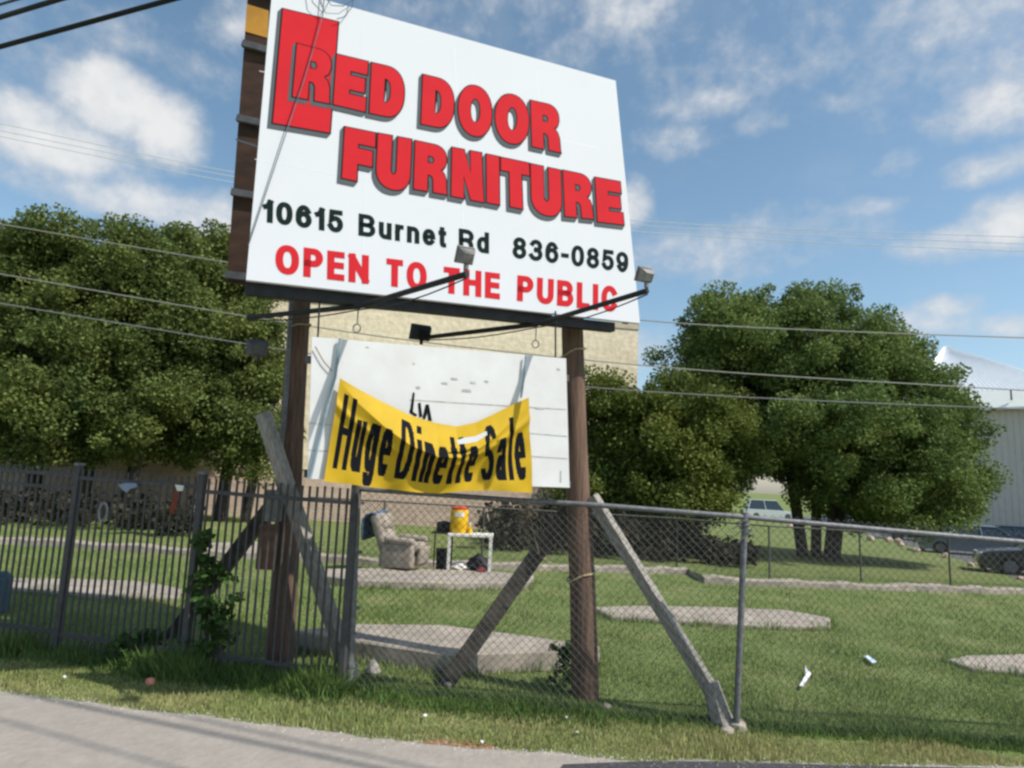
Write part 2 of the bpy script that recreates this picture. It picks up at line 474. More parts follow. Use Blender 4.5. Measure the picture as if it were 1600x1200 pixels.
def strip(n, a, b, w, hmin, hmax, name, label, m=M_weed, wid=.009):
    t = RNG.uniform(0, 1, n); o = RNG.normal(0, w, n)
    X = a[0] + (b[0] - a[0]) * t; Y = a[1] + (b[1] - a[1]) * t + o
    ok = Y > np.interp(X, RE[:, 0], RE[:, 1]) + .05; X, Y, o = X[ok], Y[ok], o[ok]
    cl = .55 + .45 * np.sin(X * 7) * np.sin(X * 3.3 + 1)
    H = (hmin + (hmax - hmin) * RNG.uniform(0, 1, len(X)) ** 2 * cl) * np.exp(-(o / (2 * w)) ** 2)
    tag(blades(name, X, Y, H + .02, m, wid, .9), label, 'weeds')
strip(14000, (-5.2, 6.95), (-1.3, 6.3),   .11, .05, .24, 'weeds', 'dark rank weeds along the foot of the iron fence')
strip(11000, (-3.3, 6.5), (-1.35, 6.22),   .11, .1, .36, 'weeds', 'tall weeds between the vine and the gate end of the iron fence')
strip(9000, (-1.4, 6.3), (.9, 6.15), .15, .03, .13, 'weeds', 'longer green grass under the chain link fence left of the right wooden post')
strip(5000, (.9, 6.15), (5, 6.15), .09, .03, .12, 'weeds', 'uncut grass fringe under the right run of the chain link fence')
strip(5000, (-2.2, 7.7), (1.1, 8.2), .2, .05, .2, 'weeds', 'uncut grass against the near edge of the big slab')

def gravel():
    n = 2600
    X = RNG.uniform(-5.2, 5.6, n); Y = np.interp(X, RE[:, 0], RE[:, 1]) + RNG.normal(-.01, .055, n)
    r = RNG.uniform(.003, .011, n); Z = -KX * X + .004
    d = np.array([[1, 0, 0], [-.5, .87, 0], [-.5, -.87, 0], [0, 0, .9]])
    V = (np.stack([X, Y, Z], 1)[:, None, :] + d[None] * (r[:, None] * RNG.uniform(.6, 1.3, (n, 4)))[:, :, None]).reshape(-1, 3)
    T = (np.arange(n)[:, None, None] * 4 + np.array([[0, 1, 3], [1, 2, 3], [2, 0, 3]])[None]).reshape(-1, 3)
    tag(np_mesh('gravel', V, T, mat('gravel_grey', (.36, .33, .29), .9, .3, 20, island=.4)), 'loose gravel crumbs along the broken road edge', 'gravel', kind='stuff')
gravel()
def edge_tufts():
    X, Y, H = [], [], []
    for p in PADS:
        for i in range(len(p)):
            a, b = np.array(p[i]), np.array(p[(i + 1) % len(p)]); n = int(np.hypot(*(b - a)) * 170)
            t = RNG.uniform(0, 1, n); q = a + (b - a) * t[:, None] + RNG.normal(0, .045, (n, 2)); X.append(q[:, 0]); Y.append(q[:, 1])
    X, Y = np.concatenate(X), np.concatenate(Y)
    H = RNG.uniform(.03, .16, len(X)) * (.6 + .6 * np.sin(X * 2.9 + Y * 1.7) ** 2)
    tag(blades('slab_edge_grass', X, Y, H, M_blade, .008, .8), 'ragged uncut grass round the edges of the concrete slabs', 'grass')
edge_tufts()

# ------------------------------------------------------------------ iron fence
M_iron = mat('grey_iron', (.075, .073, .073), .6, .2, 20, metal=.2)
M_galv = mat('galvanised_steel', (.17, .17, .175), .6, .3, 25, metal=.35)
M_rust = mat('rusty_tin', (.16, .085, .05), .8, .35, 12)
I0 = gnd(532, 1088); I1 = gnd(-60, 1004)
def ip(t, z=0):
    p = I0.lerp(I1, t); return Vector((p.x, p.y, gz(p.x) + z))
def tpx(px):                          # parameter along the iron fence at a photo column (at mid height)
    best = min(np.linspace(0, 1, 600), key=lambda t: abs(proj(ip(t, 1))[0] - px)); return float(best)
def proj(p):
    q = CM.T @ (np.array(p) - C0); return (800 + F * q[0] / -q[2], 600 - F * q[1] / -q[2])
def iron_fence():
    t = thing('iron_fence', ip(0), 'grey iron picket fence with thin upright bars at the left', 'fence')
    L = (I1 - I0).length; d = (I1 - I0).normalized()
    ang = atan2(d.y, d.x); rot = Matrix.Rotation(ang, 3, 'Z')
    H = 1.80
    ts = [0.0, tpx(303), tpx(107)]
    for i, tt in enumerate(ts):
        w = .06 if i != 1 else .065
        h = H + (.03 if i else .06)
        MB().rbox(ip(tt, h / 2 - .1), (w, w, h + .2), .006, rot, 1).build('post', M_iron, t)
        cap = MB(); cap.rbox(ip(tt, h + .012), (w + .02, w + .02, .03), .006, rot, 1); cap.build('post_cap', M_galv, t)
    def rail(a, b, z): MB().bar(ip(a, z), ip(b, z), .03, .035).build('rail', M_iron, t)
    rail(ts[0], ts[1], 1.67); rail(ts[0], ts[1], .2)
    rail(ts[1], ts[2], 1.71); rail(ts[1], ts[2], .2)
    rail(ts[2], 1, 1.73); rail(ts[2], 1, 1.60); rail(ts[2], 1, .22)
    x = .075; n = 0; src = None
    while x < L and n < 100:
        tt = x / L
        if min(abs(tt - q) * L for q in ts) > .045:
            if src is None:
                p = ip(tt)
                src = MB().rbox(p + Vector((0, 0, .92)), (.019, .019, 1.76), .003, rot, 1).build('picket', M_iron, t); p0 = p.copy()
            else:
                c = src.copy(); COL.objects.link(c); c.parent = t
                p = ip(tt); c.location = p - p0 + Vector((0, 0, (random.random() - .5) * .012))
                c.rotation_euler = (0, 0, 0)
            n += 1
        x += .0755
    return t
iron_fence()

# ------------------------------------------------------------------ chain link fence
E0, E1, E2 = gnd(546, 1084), gnd(1148, 1142), gnd(1900, 1186)
def diamond_mesh(a, b, z0, z1, cell, rad, m, parent):
    """woven wire: two families of slanted wires clipped to the panel"""
    L = (b - a).length; H = z1 - z0; mb_v = []; mb_f = []
    d = (b - a).normalized(); nrm = Vector((-d.y, d.x, 0)).normalized()
    def P(s, z, off): q = a + d * s; return Vector((q.x, q.y, gz(q.x) + z0 + z)) + nrm * off
    k = 0
    s = -H
    while s < L:
        for sg in (1, -1):
            # wire from (s,0) to (s+H,H) or (s+H,0) to (s,H)
            q0, q1 = max(s, 0), min(s + H, L)
            if q1 - q0 > .02:
                if sg > 0: pa, pb = P(q0, q0 - s, .002), P(q1, q1 - s, .002)
                else: pa, pb = P(q0, H - (q0 - s), -.002), P(q1, H - (q1 - s), -.002)
                o = len(mb_v); t = (pb - pa).normalized(); x = nrm * rad; y = t.cross(nrm) * rad
                mb_v += [pa + x, pa + y, pa - x, pa - y, pb + x, pb + y, pb - x, pb - y]
                mb_f += [(o, o + 1, o + 5, o + 4), (o + 1, o + 2, o + 6, o + 5), (o + 2, o + 3, o + 7, o + 6), (o + 3, o, o + 4, o + 7)]
        s += cell
    return np_mesh('wire_mesh', np.array([tuple(v) for v in mb_v]), np.array(mb_f), m, parent)
M_wire = mat('mesh_wire', (.13, .13, .125), .6, .2, 10, metal=.2)
def chain_fence():
    t = thing('chain_link_fence', E0, 'tall galvanised chain link fence running right from the iron fence', 'fence')
    H = 1.87
    def P(p, z): return Vector((p.x, p.y, gz(p.x) + z))
    top = [at(562, 764, E0.y), at(800, 781, lerp(E0.y, E1.y, .4)), at(930, 789, lerp(E0.y, E1.y, .63)), at(1165, 808, E1.y), at(1380, 828, lerp(E1.y, E2.y, .29)), at(1900, 873, E2.y)]
    e0 = MB().tube([P(E0, -.2), at(559, 757, E0.y)], .036, 12); e0.build('end_post', M_galv, t, True)
    MB().lathe(at(559, 757, E0.y), [(.042, -.03), (.042, .01), (.03, .035), (.008, .05)], 12).build('post_cap', M_galv, t, True)
    MB().tube([P(E1, -.2), at(1164, 812, E1.y)], .028, 10).build('line_post', M_galv, t, True)
    MB().lathe(at(1164, 806, E1.y), [(.035, -.05), (.036, .0), (.03, .03)], 10).build('rail_cap', M_galv, t, True)
    MB().tube([p + Vector((0, -.01, 0)) for p in top], .023, 10).build('top_rail', M_galv, t, True)
    for z in (.25, .75, 1.25, 1.7):
        q = P(E0, 0).lerp(at(559, 757, E0.y), z / H)
        MB().lathe(q, [(.037, -.015), (.042, -.015), (.042, .015), (.037, .015)], 12).box(q + Vector((.05, 0, 0)), (.03, .008, .03)).build('tension_band', M_galv, t)
    # bars of the twisted ties round the line post head
    for k in range(3):
        c = at(1160 + 4 * k, 818 + 7 * k, E1.y)
        pts = [c + Vector((.05 * cos(a) , .04 * sin(a), .012 * a - .03)) for a in np.linspace(0, 5.5, 14)]
        MB().tube(pts + [c + Vector((-.1, -.03, -.05 - .02 * k))], .005, 5).build('wire_tie', M_galv, t)
    diamond_mesh(E0, E1, .02, H - .07, .072, .0019, M_wire, t)
    diamond_mesh(E1, E2, .02, H - .05, .072, .0019, M_wire, t)
    return t
chain_fence()
def back_fence():
    px = [(470, 868), (592, 872), (752, 879), (905, 884), (1062, 890), (1210, 908), (1355, 912), (1497, 918), (1660, 923), (1850, 930)]
    P = [gnd(*q) + Vector((0, .3, 0)) for q in px]
    t = thing('wire_fence', tuple(P[3]), 'low rusty wire fence along the back kerb under the trees', 'fence')
    M = mat('old_wire', (.10, .095, .085), .8, .2, 10)
    for p in P:
        MB().tube([p + Vector((0, 0, -.1)), p + Vector((0, 0, 1.32))], .026, 8).build('post', M, t, True)
    MB().tube([p + Vector((0, 0, 1.3)) for p in P], .02, 8).build('rail', M, t, True)
    for i in range(len(P) - 1): diamond_mesh(P[i], P[i + 1], .05, 1.28, .09, .0022, M, t)
back_fence()

# ------------------------------------------------------------------ billboard
M_post = mat('creosote_wood', (.235, .145, .10), .85, scale=5, col2=(.075, .048, .037), bump=.012, stretch=(7, 7, .35), detail=9, rough_n=.7)
M_plank = mat('weathered_plank', (.42, .39, .345), .9, scale=5, col2=(.19, .17, .145), bump=.008, stretch=(8, 8, 1.2), detail=9, rough_n=.7)
M_dplank = mat('plank_shade_tone', (.075, .065, .055), .9, .35, 8, bump=.004)  # brace wood with the shade of its left-facing side put into the colour
M_white = mat('white_panel', (.60, .615, .635), .7, .012, 1.2, spec=.08)
M_oldwhite = mat('chalky_white_sheet', (.74, .745, .735), .7, scale=2.2, col2=(.66, .655, .635), bump=.002)
M_red = mat('sign_red', (.53, .022, .03), .75, .04, 3, spec=.05)
M_black = mat('sign_black', (.010, .012, .012), .8, .1, 3, spec=.05)
M_grey = mat('sign_grey', (.095, .11, .12), .8, .06, 3, spec=.05)
M_dkgreen = mat('sign_ink', (.010, .020, .018), .8, .1, 3, spec=.05)
M_brown = mat('brown_ply', (.075, .038, .022), .8, scale=2.5, col2=(.035, .02, .014), stretch=(1, 1, 3))
M_orange = mat('orange_paint', (.50, .24, .035), .6, .12, 4)
M_steel = mat('dark_steel', (.022, .022, .024), .6, .3, 10)
M_dull = mat('dull_metal', (.22, .215, .20), .6, .3, 18, metal=.4, bump=.002)
M_frame = mat('grey_frame', (.10, .10, .105), .7, .25, 8)

LP = gnd(437, 1050); LP.y = 6.78; RP = at(914.5, 1094, 6.66)
QP = dict(tl=(426, -23), tr=(962, 126), br=(1000, 505), bl=(384.5, 437))
def sign_plane():
    h = {k: np.array([*v, 1.0]) for k, v in QP.items()}
    v1 = np.cross(np.cross(h['tl'], h['tr']), np.cross(h['bl'], h['br'])); v2 = np.cross(np.cross(h['tl'], h['bl']), np.cross(h['tr'], h['br']))
    v1 /= v1[2]; v2 /= v2[2]
    d1 = Vector(ray(v1[0], v1[1])).normalized(); d2 = Vector(ray(v2[0], v2[1])).normalized()
    if d2.z < 0: d2 = -d2
    n = d1.cross(d2).normalized()
    return at(900, 497, 6.15), d1, d2, n
SA, SD1, SD2, SN = sign_plane()
SE2 = SN.cross(SD1).normalized()
def son(u, v, off=0.0):
    d = Vector(ray(u, v)); c = Vector(C0)
    q = c + d * ((SA - c).dot(SN) / d.dot(SN)); return q + SN * off
if SN.y > 0: SN = -SN
SO = son(*QP['bl'])
def s2(u, v):
    q = son(u, v) - SO; return (q.dot(SD1), q.dot(SE2))
def s3(a, b, off): return SO + SD1 * a + SE2 * b + SN * off

def arc(cx, cy, ax, ay, a0, a1, n=10, e=2.0):
    out = []
    for k in range(n + 1):
        a = R_(lerp(a0, a1, k / n)); c, s = cos(a), sin(a)
        out.append((cx + ax * abs(c) ** (2 / e) * (1 if c > 0 else -1), cy + ay * abs(s) ** (2 / e) * (1 if s > 0 else -1)))
    return out
GLY = {
    'E': [[(0, 0), (1, 0), (1, .27), (.46, .27), (.46, .36), (.94, .36), (.94, .64), (.46, .64), (.46, .73), (1, .73), (1, 1), (0, 1)]],
    'F': [[(0, 0), (.45, 0), (.45, .33), (.92, .33), (.92, .63), (.45, .63), (.45, .72), (1, .72), (1, 1), (0, 1)]],
    'D': [[(0, 0)] + arc(.45, .5, .55, .5, -90, 90, 18, 2.3) + [(0, 1)], [(.4, .26)] + arc(.42, .5, .18, .24, -90, 90, 10, 2.4) + [(.4, .74)]],
    'O': [arc(.5, .5, .5, .53, 0, 345, 30, 2.15), arc(.5, .5, .15, .25, 0, 345, 20, 2.1)],
    'R': [[(0, 0), (.40, 0), (.40, .34)] + arc(.47, .22, .11, .12, 90, 10, 4) + [(.59, 0), (1, 0), (.985, .06), (.97, .30), (.91, .42), (.80, .49), (.92, .56), (.98, .68)] + arc(.60, .74, .38, .26, 0, 90, 8, 2.2) + [(0, 1)],
          [(.40, .59), (.51, .59)] + arc(.51, .665, .09, .075, -80, 80, 6) + [(.51, .74), (.40, .74)]],
    'N': [[(0, 0), (.38, 0), (.38, .46), (.60, 0), (1, 0), (1, 1), (.62, 1), (.62, .54), (.40, 1), (0, 1)]],
    'I': [[(0, 0), (1, 0), (1, 1), (0, 1)]],
    'T': [[(.29, 0), (.71, 0), (.71, .73), (1, .73), (1, 1), (0, 1), (0, .73), (.29, .73)]],
    'U': [[(0, 1)] + arc(.5, .32, .5, .34, 180, 360, 16, 2.2) + [(1, 1), (.59, 1)] + arc(.5, .36, .09, .10, 0, -180, 8) + [(.41, 1)]],
    '#': [[(0, 0), (1, 0), (1, 1), (0, 1)]],
}
def area(p): return sum(p[i][0] * p[(i + 1) % len(p)][1] - p[(i + 1) % len(p)][0] * p[i][1] for i in range(len(p))) / 2
def clean(p):
    out = []
    for q in p:
        if not out or hypot(q[0] - out[-1][0], q[1] - out[-1][1]) > 1e-4: out.append(q)
    if hypot(out[0][0] - out[-1][0], out[0][1] - out[-1][1]) < 1e-4: out.pop()
    return out
def offset(p, d):
    p = clean(p)
    if area(p) < 0: p = p[::-1]
    n = len(p); out = []
    for i in range(n):
        a, b, c = Vector(p[i - 1]), Vector(p[i]), Vector(p[(i + 1) % n])
        e1 = (b - a).normalized(); e2 = (c - b).normalized()
        n1 = Vector((e1.y, -e1.x)); n2 = Vector((e2.y, -e2.x)); m = n1 + n2
        if m.length < 1e-3: m = n1
        m.normalize(); k = d / max(.45, m.dot(n1)); out.append(tuple(b + m * k))
    return out
def fill(mb, loops, off, shift=(0, 0)):
    L = [[Vector((x + shift[0], y + shift[1], 0)) for x, y in clean(l)] for l in loops]
    vs = [v for l in L for v in l]
    tris = tessellate_polygon(L)
    mb.add([s3(v.x, v.y, off) for v in vs], tris)
def quadmap(loops, q):
    """unit box -> photo quad (tl,tr,br,bl) measured on the sign plane"""
    tl, tr, br, bl = [Vector(s2(*p)) for p in q]
    return [[tuple(bl * (1 - x) * (1 - y) + br * x * (1 - y) + tr * x * y + tl * (1 - x) * y) for x, y in l] for l in loops]
RED_ROW = [('R', 464, 457, 519, 514.5), ('E', 526, 520.5, 574.5, 570), ('D', 580.5, 577, 632.5, 629), ('D', 660.5, 657.5, 710, 707), ('O', 717, 714.5, 768.5, 767), ('O', 774.5, 772, 826, 825), ('R', 828.5, 830.5, 872, 875.5)]
def cap1(x): return float(np.interp(x, [464, 526, 580, 660, 829, 900], [69.5, 86, 99, 117.5, 158, 174]))
def bas1(x): return float(np.interp(x, [457, 520, 577, 657, 830, 875], [152, 164, 177.5, 194.5, 229.5, 239.5]))
FUR_ROW = [('F', (538.7, 199.5), (586, 209), (584, 290), (534, 279)), ('U', (590.5, 209.5), (642.5, 219), (639, 301), (586.5, 290)), ('R', (648.5, 221), (698, 231.5), (697.5, 305), (646, 296)),
           ('N', (706, 231.5), (751.5, 240), (755, 317), (704.5, 307)), ('I', (759.5, 242), (779, 246), (779.5, 321), (760, 317)), ('T', (782, 247), (825.5, 256), (829, 330), (783, 321)),
           ('U', (828.5, 257), (875, 267), (877, 341), (830, 331)), ('R', (879, 267), (922, 276), (926.5, 343), (882, 338.5)), ('E', (929, 278), (968, 285), (974, 352), (933, 347))]

SG = {   # centre lines of a plain grotesque alphabet, unit box, (polylines, closed), relative width
    'O': ([(arc(.5, .5, .5, .5, 0, 350, 26, 2.25), 1)], .80), '0': ([(arc(.5, .5, .5, .5, 0, 350, 26, 2.3), 1)], .68),
    'P': ([([(0, 0), (0, 1), (.55, 1)] + arc(.55, .73, .45, .27, 90, -90, 10) + [(0, .46)], 0)], .68),
    'E': ([([(1, 1), (0, 1), (0, 0), (1, 0)], 0), ([(0, .52), (.94, .52)], 0)], .62),
    'N': ([([(0, 0), (0, 1)], 0), ([(.0, .98), (1, .02)], 0), ([(1, 0), (1, 1)], 0)], .74),
    'T': ([([(0, 1), (1, 1)], 0), ([(.5, 0), (.5, 1)], 0)], .64),
    'H': ([([(0, 0), (0, 1)], 0), ([(1, 0), (1, 1)], 0), ([(0, .52), (1, .52)], 0)], .73),
    'U': ([([(0, 1)] + arc(.5, .34, .5, .34, 180, 360, 14, 2.2) + [(1, 1)], 0)], .72),
    'B': ([([(.6, .52)] + arc(.55, .76, .38, .24, -90, 90, 9)[0:] + [(0, 1), (0, 0)] + arc(.57, .26, .43, .26, -90, 90, 9) + [(0, .52)], 0)], .72),
    'L': ([([(0, 1), (0, 0), (1, 0)], 0)], .58), 'I': ([([(.5, 0), (.5, 1)], 0)], 0), 'l': ([([(.5, 0), (.5, 1)], 0)], 0),
    'C': ([(arc(.5, .5, .5, .5, 38, 322, 22, 2.2), 0)], .76),
    'R': ([([(0, 0), (0, 1), (.55, 1)] + arc(.55, .74, .43, .26, 90, -90, 10) + [(0, .48)], 0), ([(.55, .48), (.82, .42), (.92, .28), (.98, 0)], 0)], .73),
    'D': ([([(0, 0), (0, 1), (.4, 1)] + arc(.4, .5, .6, .5, 90, -90, 14, 2.2) + [(0, 0)], 0)], .74),
    'u': ([([(0, .70)] + arc(.5, .24, .5, .24, 180, 360, 12) + [(1, .3)], 0), ([(1, 0), (1, .70)], 0)], .56),
    'r': ([([(0, 0), (0, .70)], 0), ([(0, .42), (.25, .62), (.6, .69), (1, .69)], 0)], .38),
    'n': ([([(0, 0), (0, .70)], 0), ([(0, .42)] + arc(.5, .46, .5, .24, 180, 0, 12) + [(1, 0)], 0)], .56),
    'e': ([([(.02, .37), (1, .37)] + arc(.5, .35, .5, .35, 8, 315, 20, 2.2), 0)], .58),
    't': ([([(.42, .92), (.42, .18), (.52, .04), (.75, 0), (1, .0)], 0), ([(0, .70), (1, .70)], 0)], .36),
    'd': ([(arc(.5, .35, .5, .35, 0, 345, 22, 2.2), 1), ([(1, 0), (1, 1)], 0)], .59),
    'g': ([(arc(.5, .37, .5, .34, 0, 345, 22, 2.2), 1), ([(1, .70), (1, .0)] + arc(.5, -.02, .5, .19, 0, -155, 12), 0)], .59),
    'i': ([([(.5, 0), (.5, .70)], 0), ([(.5, .95), (.5, .99)], 0)], 0),
    'a': ([([(.04, .55)] + arc(.5, .50, .47, .20, 160, 0, 10) + [(1, 0)], 0), (arc(.48, .19, .48, .19, 0, 345, 18), 1)], .56),
    'S': ([(arc(.5, .75, .47, .25, 25, 250, 14) + arc(.5, .26, .5, .26, 80, -155, 14), 0)], .68),
    '1': ([([(1, 0), (1, 1)], 0), ([(.0, .74), (.45, .78), (1, 1)], 0)], .42),
    '5': ([([(.95, 1), (.18, 1), (.08, .53), (.28, .62), (.5, .655)] + arc(.5, .33, .5, .325, 80, -155, 14, 2.1), 0)], .68),
    '6': ([(arc(.5, .32, .5, .32, 0, 345, 20), 1), (arc(.5, .5, .5, .5, 190, 38, 14), 0)], .68),
    '9': ([(arc(.5, .68, .5, .32, 0, 345, 20), 1), (arc(.5, .5, .5, .5, 10, -142, 14), 0)], .68),
    '8': ([(arc(.5, .765, .44, .235, 0, 345, 18), 1), (arc(.5, .265, .5, .265, 0, 345, 20), 1)], .68),
    '3': ([(arc(.5, .75, .44, .25, 155, -85, 14), 0), (arc(.48, .27, .52, .27, 85, -155, 14), 0)], .68),
    '-': ([([(0, .42), (1, .42)], 0)], .40),
}
def layout(word, gap, sw, space=.34):
    """letters of a word in units of the cap height -> [(char, x0, x1)], total width"""
    x = 0; out = []
    for ch in word:
        if ch == ' ': x += space; continue
        wl = max(SG[ch][1], sw); out.append((ch, x, x + wl)); x += wl + gap
    return out, x - gap
def ribbon(pts, w, closed):
    """centre line -> left/right offset points"""
    pts = [Vector(p) for p in clean(pts)]; n = len(pts); L, R = [], []
    if not closed:
        pts[0] = pts[0] + (pts[0] - pts[1]).normalized() * w * .5; pts[-1] = pts[-1] + (pts[-1] - pts[-2]).normalized() * w * .5
    for i in range(n):
        a = pts[i - 1] if (i or closed) else None; b = pts[i]; c = pts[(i + 1) % n] if (i < n - 1 or closed) else None
        e1 = (b - a).normalized() if a is not None else (c - b).normalized(); e2 = (c - b).normalized() if c is not None else e1
        m = Vector((-e1.y - e2.y, e1.x + e2.x)); m = m.normalized() if m.length > 1e-3 else Vector((-e1.y, e1.x))
        k = w * .5 / max(.5, m.dot(Vector((-e1.y, e1.x)))); L.append(b + m * k); R.append(b - m * k)
    return L, R
def strokes(word, W, H, sw, gap, space=.34):
    """-> list of (centre line in metres, closed) filling a W x H box; sw = stroke in cap heights"""
    w = sw * H; out = []; eff = sw
    for _ in range(6):
        lay, tot = layout(word, gap, eff, space); kx = W / tot; eff = w / kx
    for ch, x0, x1 in lay:
        a, b = x0 * kx, x1 * kx; ins = w * .5
        if SG[ch][1] == 0: mid = (a + b) / 2; a, b = mid - ins, mid + ins
        for poly, closed in SG[ch][0]:
            out.append(([(a + ins + p[0] * (b - a - w), ins + p[1] * (H - w)) for p in poly], closed))
    return out, w
def word_on_sign(s, q, sw, off, m, parent, gap=.12, space=.34):
    tl, tr, br, bl = [Vector(s2(*p)) for p in q]
    W = ((tr - tl).length + (br - bl).length) / 2; H = ((tl - bl).length + (tr - br).length) / 2
    st, w = strokes(s, W, H, sw, gap, space); mb = MB()
    def mp(p, z):
        x, y = p[0] / W, p[1] / H; v = bl * (1 - x) * (1 - y) + br * x * (1 - y) + tr * x * y + tl * (1 - x) * y
        return s3(v.x, v.y, z)
    for i, (poly, closed) in enumerate(st):
        L, R = ribbon(poly, w, closed); n = len(L); z = off + i * .00008
        mb.add([mp(p, z) for p in L] + [mp(p, z) for p in R], [(k, (k + 1) % n, n + (k + 1) % n, n + k) for k in range(n if closed else n - 1)])
    return mb.build('lettering', m, parent)

def flood(t, arm, head_c, aim, m, size=(.115, .10, .105)):
    """a floodlight head with a yoke; aim = direction of its glass"""
    aim = Vector(aim).normalized(); x = aim.cross(Vector((0, 0, 1))).normalized(); z = x.cross(aim)
    rot = Matrix((x, aim, z)).transposed()
    w, d, h = size
    mb = MB(); c = Vector(head_c)
    fr = [(-w / 2, d / 2, -h / 2), (w / 2, d / 2, -h / 2), (w / 2, d / 2, h / 2), (-w / 2, d / 2, h / 2)]
    bk = [(-w * .3, -d / 2, -h * .3), (w * .3, -d / 2, -h * .3), (w * .3, -d / 2, h * .3), (-w * .3, -d / 2, h * .3)]
    mid = [(p[0], 0, p[2]) for p in fr]
    vs = [c + rot @ Vector(p) for p in fr + mid + bk]
    fs = [(0, 1, 2, 3), (8, 11, 10, 9)]
    for k in range(4):
        j = (k + 1) % 4; fs += [(k, 4 + k, 4 + j, j), (4 + k, 8 + k, 8 + j, 4 + j)]
    mb.add(vs, fs)
    mb.rbox(c + rot @ Vector((0, d / 2 + .004, 0)), (w + .02, .016, h + .02), .004, rot, 1)
    mb.tube([c + Vector((0, 0, -h * .45)), c + Vector((0, 0, -h * .45 - .05))], .018, 8)
    o = mb.build('floodlight', m, arm, False)
    return o

def billboard():
    t = thing('billboard', tuple(Vector((LP.x, LP.y, gz(LP.x)))), 'large white roadside billboard reading RED DOOR FURNITURE on two brown wooden posts', 'billboard')
    ltop, rtop = at(472, 420, LP.y + .05), at(893, 470, RP.y - .02)
    def pole(base, top, r0, r1):
        pts = [base + Vector((0, 0, -.3)), base, base.lerp(top, .25), base.lerp(top, .6), top]
        pts[2] += Vector((.012, 0, 0)); pts[3] += Vector((-.008, .01, 0))
        return MB().tube(pts, [r0, r0, lerp(r0, r1, .3), lerp(r0, r1, .7), r1], 18).build('post', M_post, t, True)
    pole(LP, ltop, .135, .105); pole(RP, rtop, .132, .108)
    # lean-to rear ends of the posts stay below the panel top
    # face panel
    p = MB(); th = .03
    q = [son(*QP[k]) for k in ('bl', 'br', 'tr', 'tl')]
    p.prism(q, -SN * th)
    face = sub(p.build('sign_panel', M_white, t))
    # faint seams between the sheets
    w = (q[1] - q[0]).length; h = (q[3] - q[0]).length
    M_seam = mat('panel_seam', (.66, .68, .70), .5, .05, 3)
    sm = MB()
    for b in (.37, .67):
        sm.add([s3(0.02, h * b, .0008), s3(w * .94, h * b, .0008), s3(w * .94, h * b + .006, .0008), s3(.02, h * b + .006, .0008)], [(0, 1, 2, 3)])
    for a in (.25, .5, .75):
        sm.add([s3(w * a, .03, .0012), s3(w * a + .005, .03, .0012), s3(w * a + .005, h * .95, .0012), s3(w * a, h * .95, .0012)], [(0, 1, 2, 3)])
    sm.build('panel_seam', M_seam, face)
    # big red letters with black outline and grey drop shade
    rows = [('RED DOOR', [(c, ((a, cap1(a)), (b2, cap1(b2)), (b3, bas1(b3)), (b, bas1(b)))) for c, a, b, b2, b3 in RED_ROW]),
            ('FURNITURE', [(r[0], r[1:]) for r in FUR_ROW])]
    door = ('#', ((442, 14.5), (528, 35), (515, 208), (426.3, 192.5)))
    def layered(items, z, ol=.011, sh=(-.027, -.042)):
        red, blk, gry = MB(), MB(), MB()
        for i, (c, qd) in enumerate(items):
            loops = quadmap(GLY[c], qd)
            outer = offset(loops[0], ol)
            holes = [offset(l, -ol * .8) for l in loops[1:]]
            fill(red, loops, z + .004 + i * .00002)
            fill(blk, [outer] + [h_[::-1] for h_ in holes], z + .0025 + i * .00002)
            for k in range(1, 7):
                fill(gry, [outer] + [h_[::-1] for h_ in holes], z + .0012 - .00015 * k + i * .00001, (sh[0] * k / 6, sh[1] * k / 6))
        a = red.build('lettering', M_red, face); blk.build('letter_outline', M_black, face); gry.build('letter_shading', M_grey, face)
        return a
    layered([door], .002, .012, (-.032, -.05))
    layered(rows[0][1], .008); layered(rows[1][1], .008)
    for wd, q, sw, gp_ in (('10615', ((411, 311), (536, 330), (536, 365), (410, 346.5)), .215, .13), ('Burnet Rd', ((560.5, 333.5), (764, 364), (764, 396.5), (560, 368)), .20, .15), ('836-0859', ((801.5, 369.5), (981.5, 395), (981.5, 426.5), (800.5, 403)), .20, .14)):
        word_on_sign(wd, q, sw, .003, M_dkgreen, face, gp_, .45)
    for wd, q in (('OPEN', ((431, 381), (576.5, 399.5), (576, 444), (430, 427))), ('TO', ((604, 403.5), (667, 411.5), (666.5, 455), (603.5, 446.5))), ('THE', ((693.5, 416.5), (781, 427.5), (781, 468), (692.5, 457.5))), ('PUBLIC', ((808.5, 430), (965, 448), (965, 488.5), (807.5, 470)))):
        word_on_sign(wd, q, .22, .003, M_red, face, .15)
    # frame behind the face: bottom beam, uprights
    bt = MB(); bt.bar(s3(.0, -.03, -.11), s3(w * .93, -.03, -.11), .09, .085); bt.build('bottom_beam', M_steel, t)
    for a in (.03, .22, .5, .78, .97):
        MB().bar(s3(w * a, .02, -.075), s3(w * a, h - .03, -.075), .06, .05, up=tuple(SN)).build('upright', M_brown, t)
    # second panel of the V, seen from behind at the left
    YB = 6.95
    b0, b1 = at(354, 441, YB), at(388, -20, YB + .25)
    e0, e1 = at(860, 497, 7.02), at(850, 130, 7.35)
    bp = MB(); bp.prism([b0, e0, e1, b1], (0.02, .03, 0)); back = sub(bp.build('back_panel', M_brown, t))
    def lv(s, k, o=.02): return b0.lerp(b1, s).lerp(e0.lerp(e1, s), k) + Vector((0, -o, 0))
    ob = MB(); s0, s1 = .835, .935
    ob.prism([lv(s0, 0.001, .006), lv(s0, .5, .006), lv(s1, .5, .006), lv(s1, 0.001, .006)], (0, -.006, 0)); ob.build('painted_band', M_orange, back)
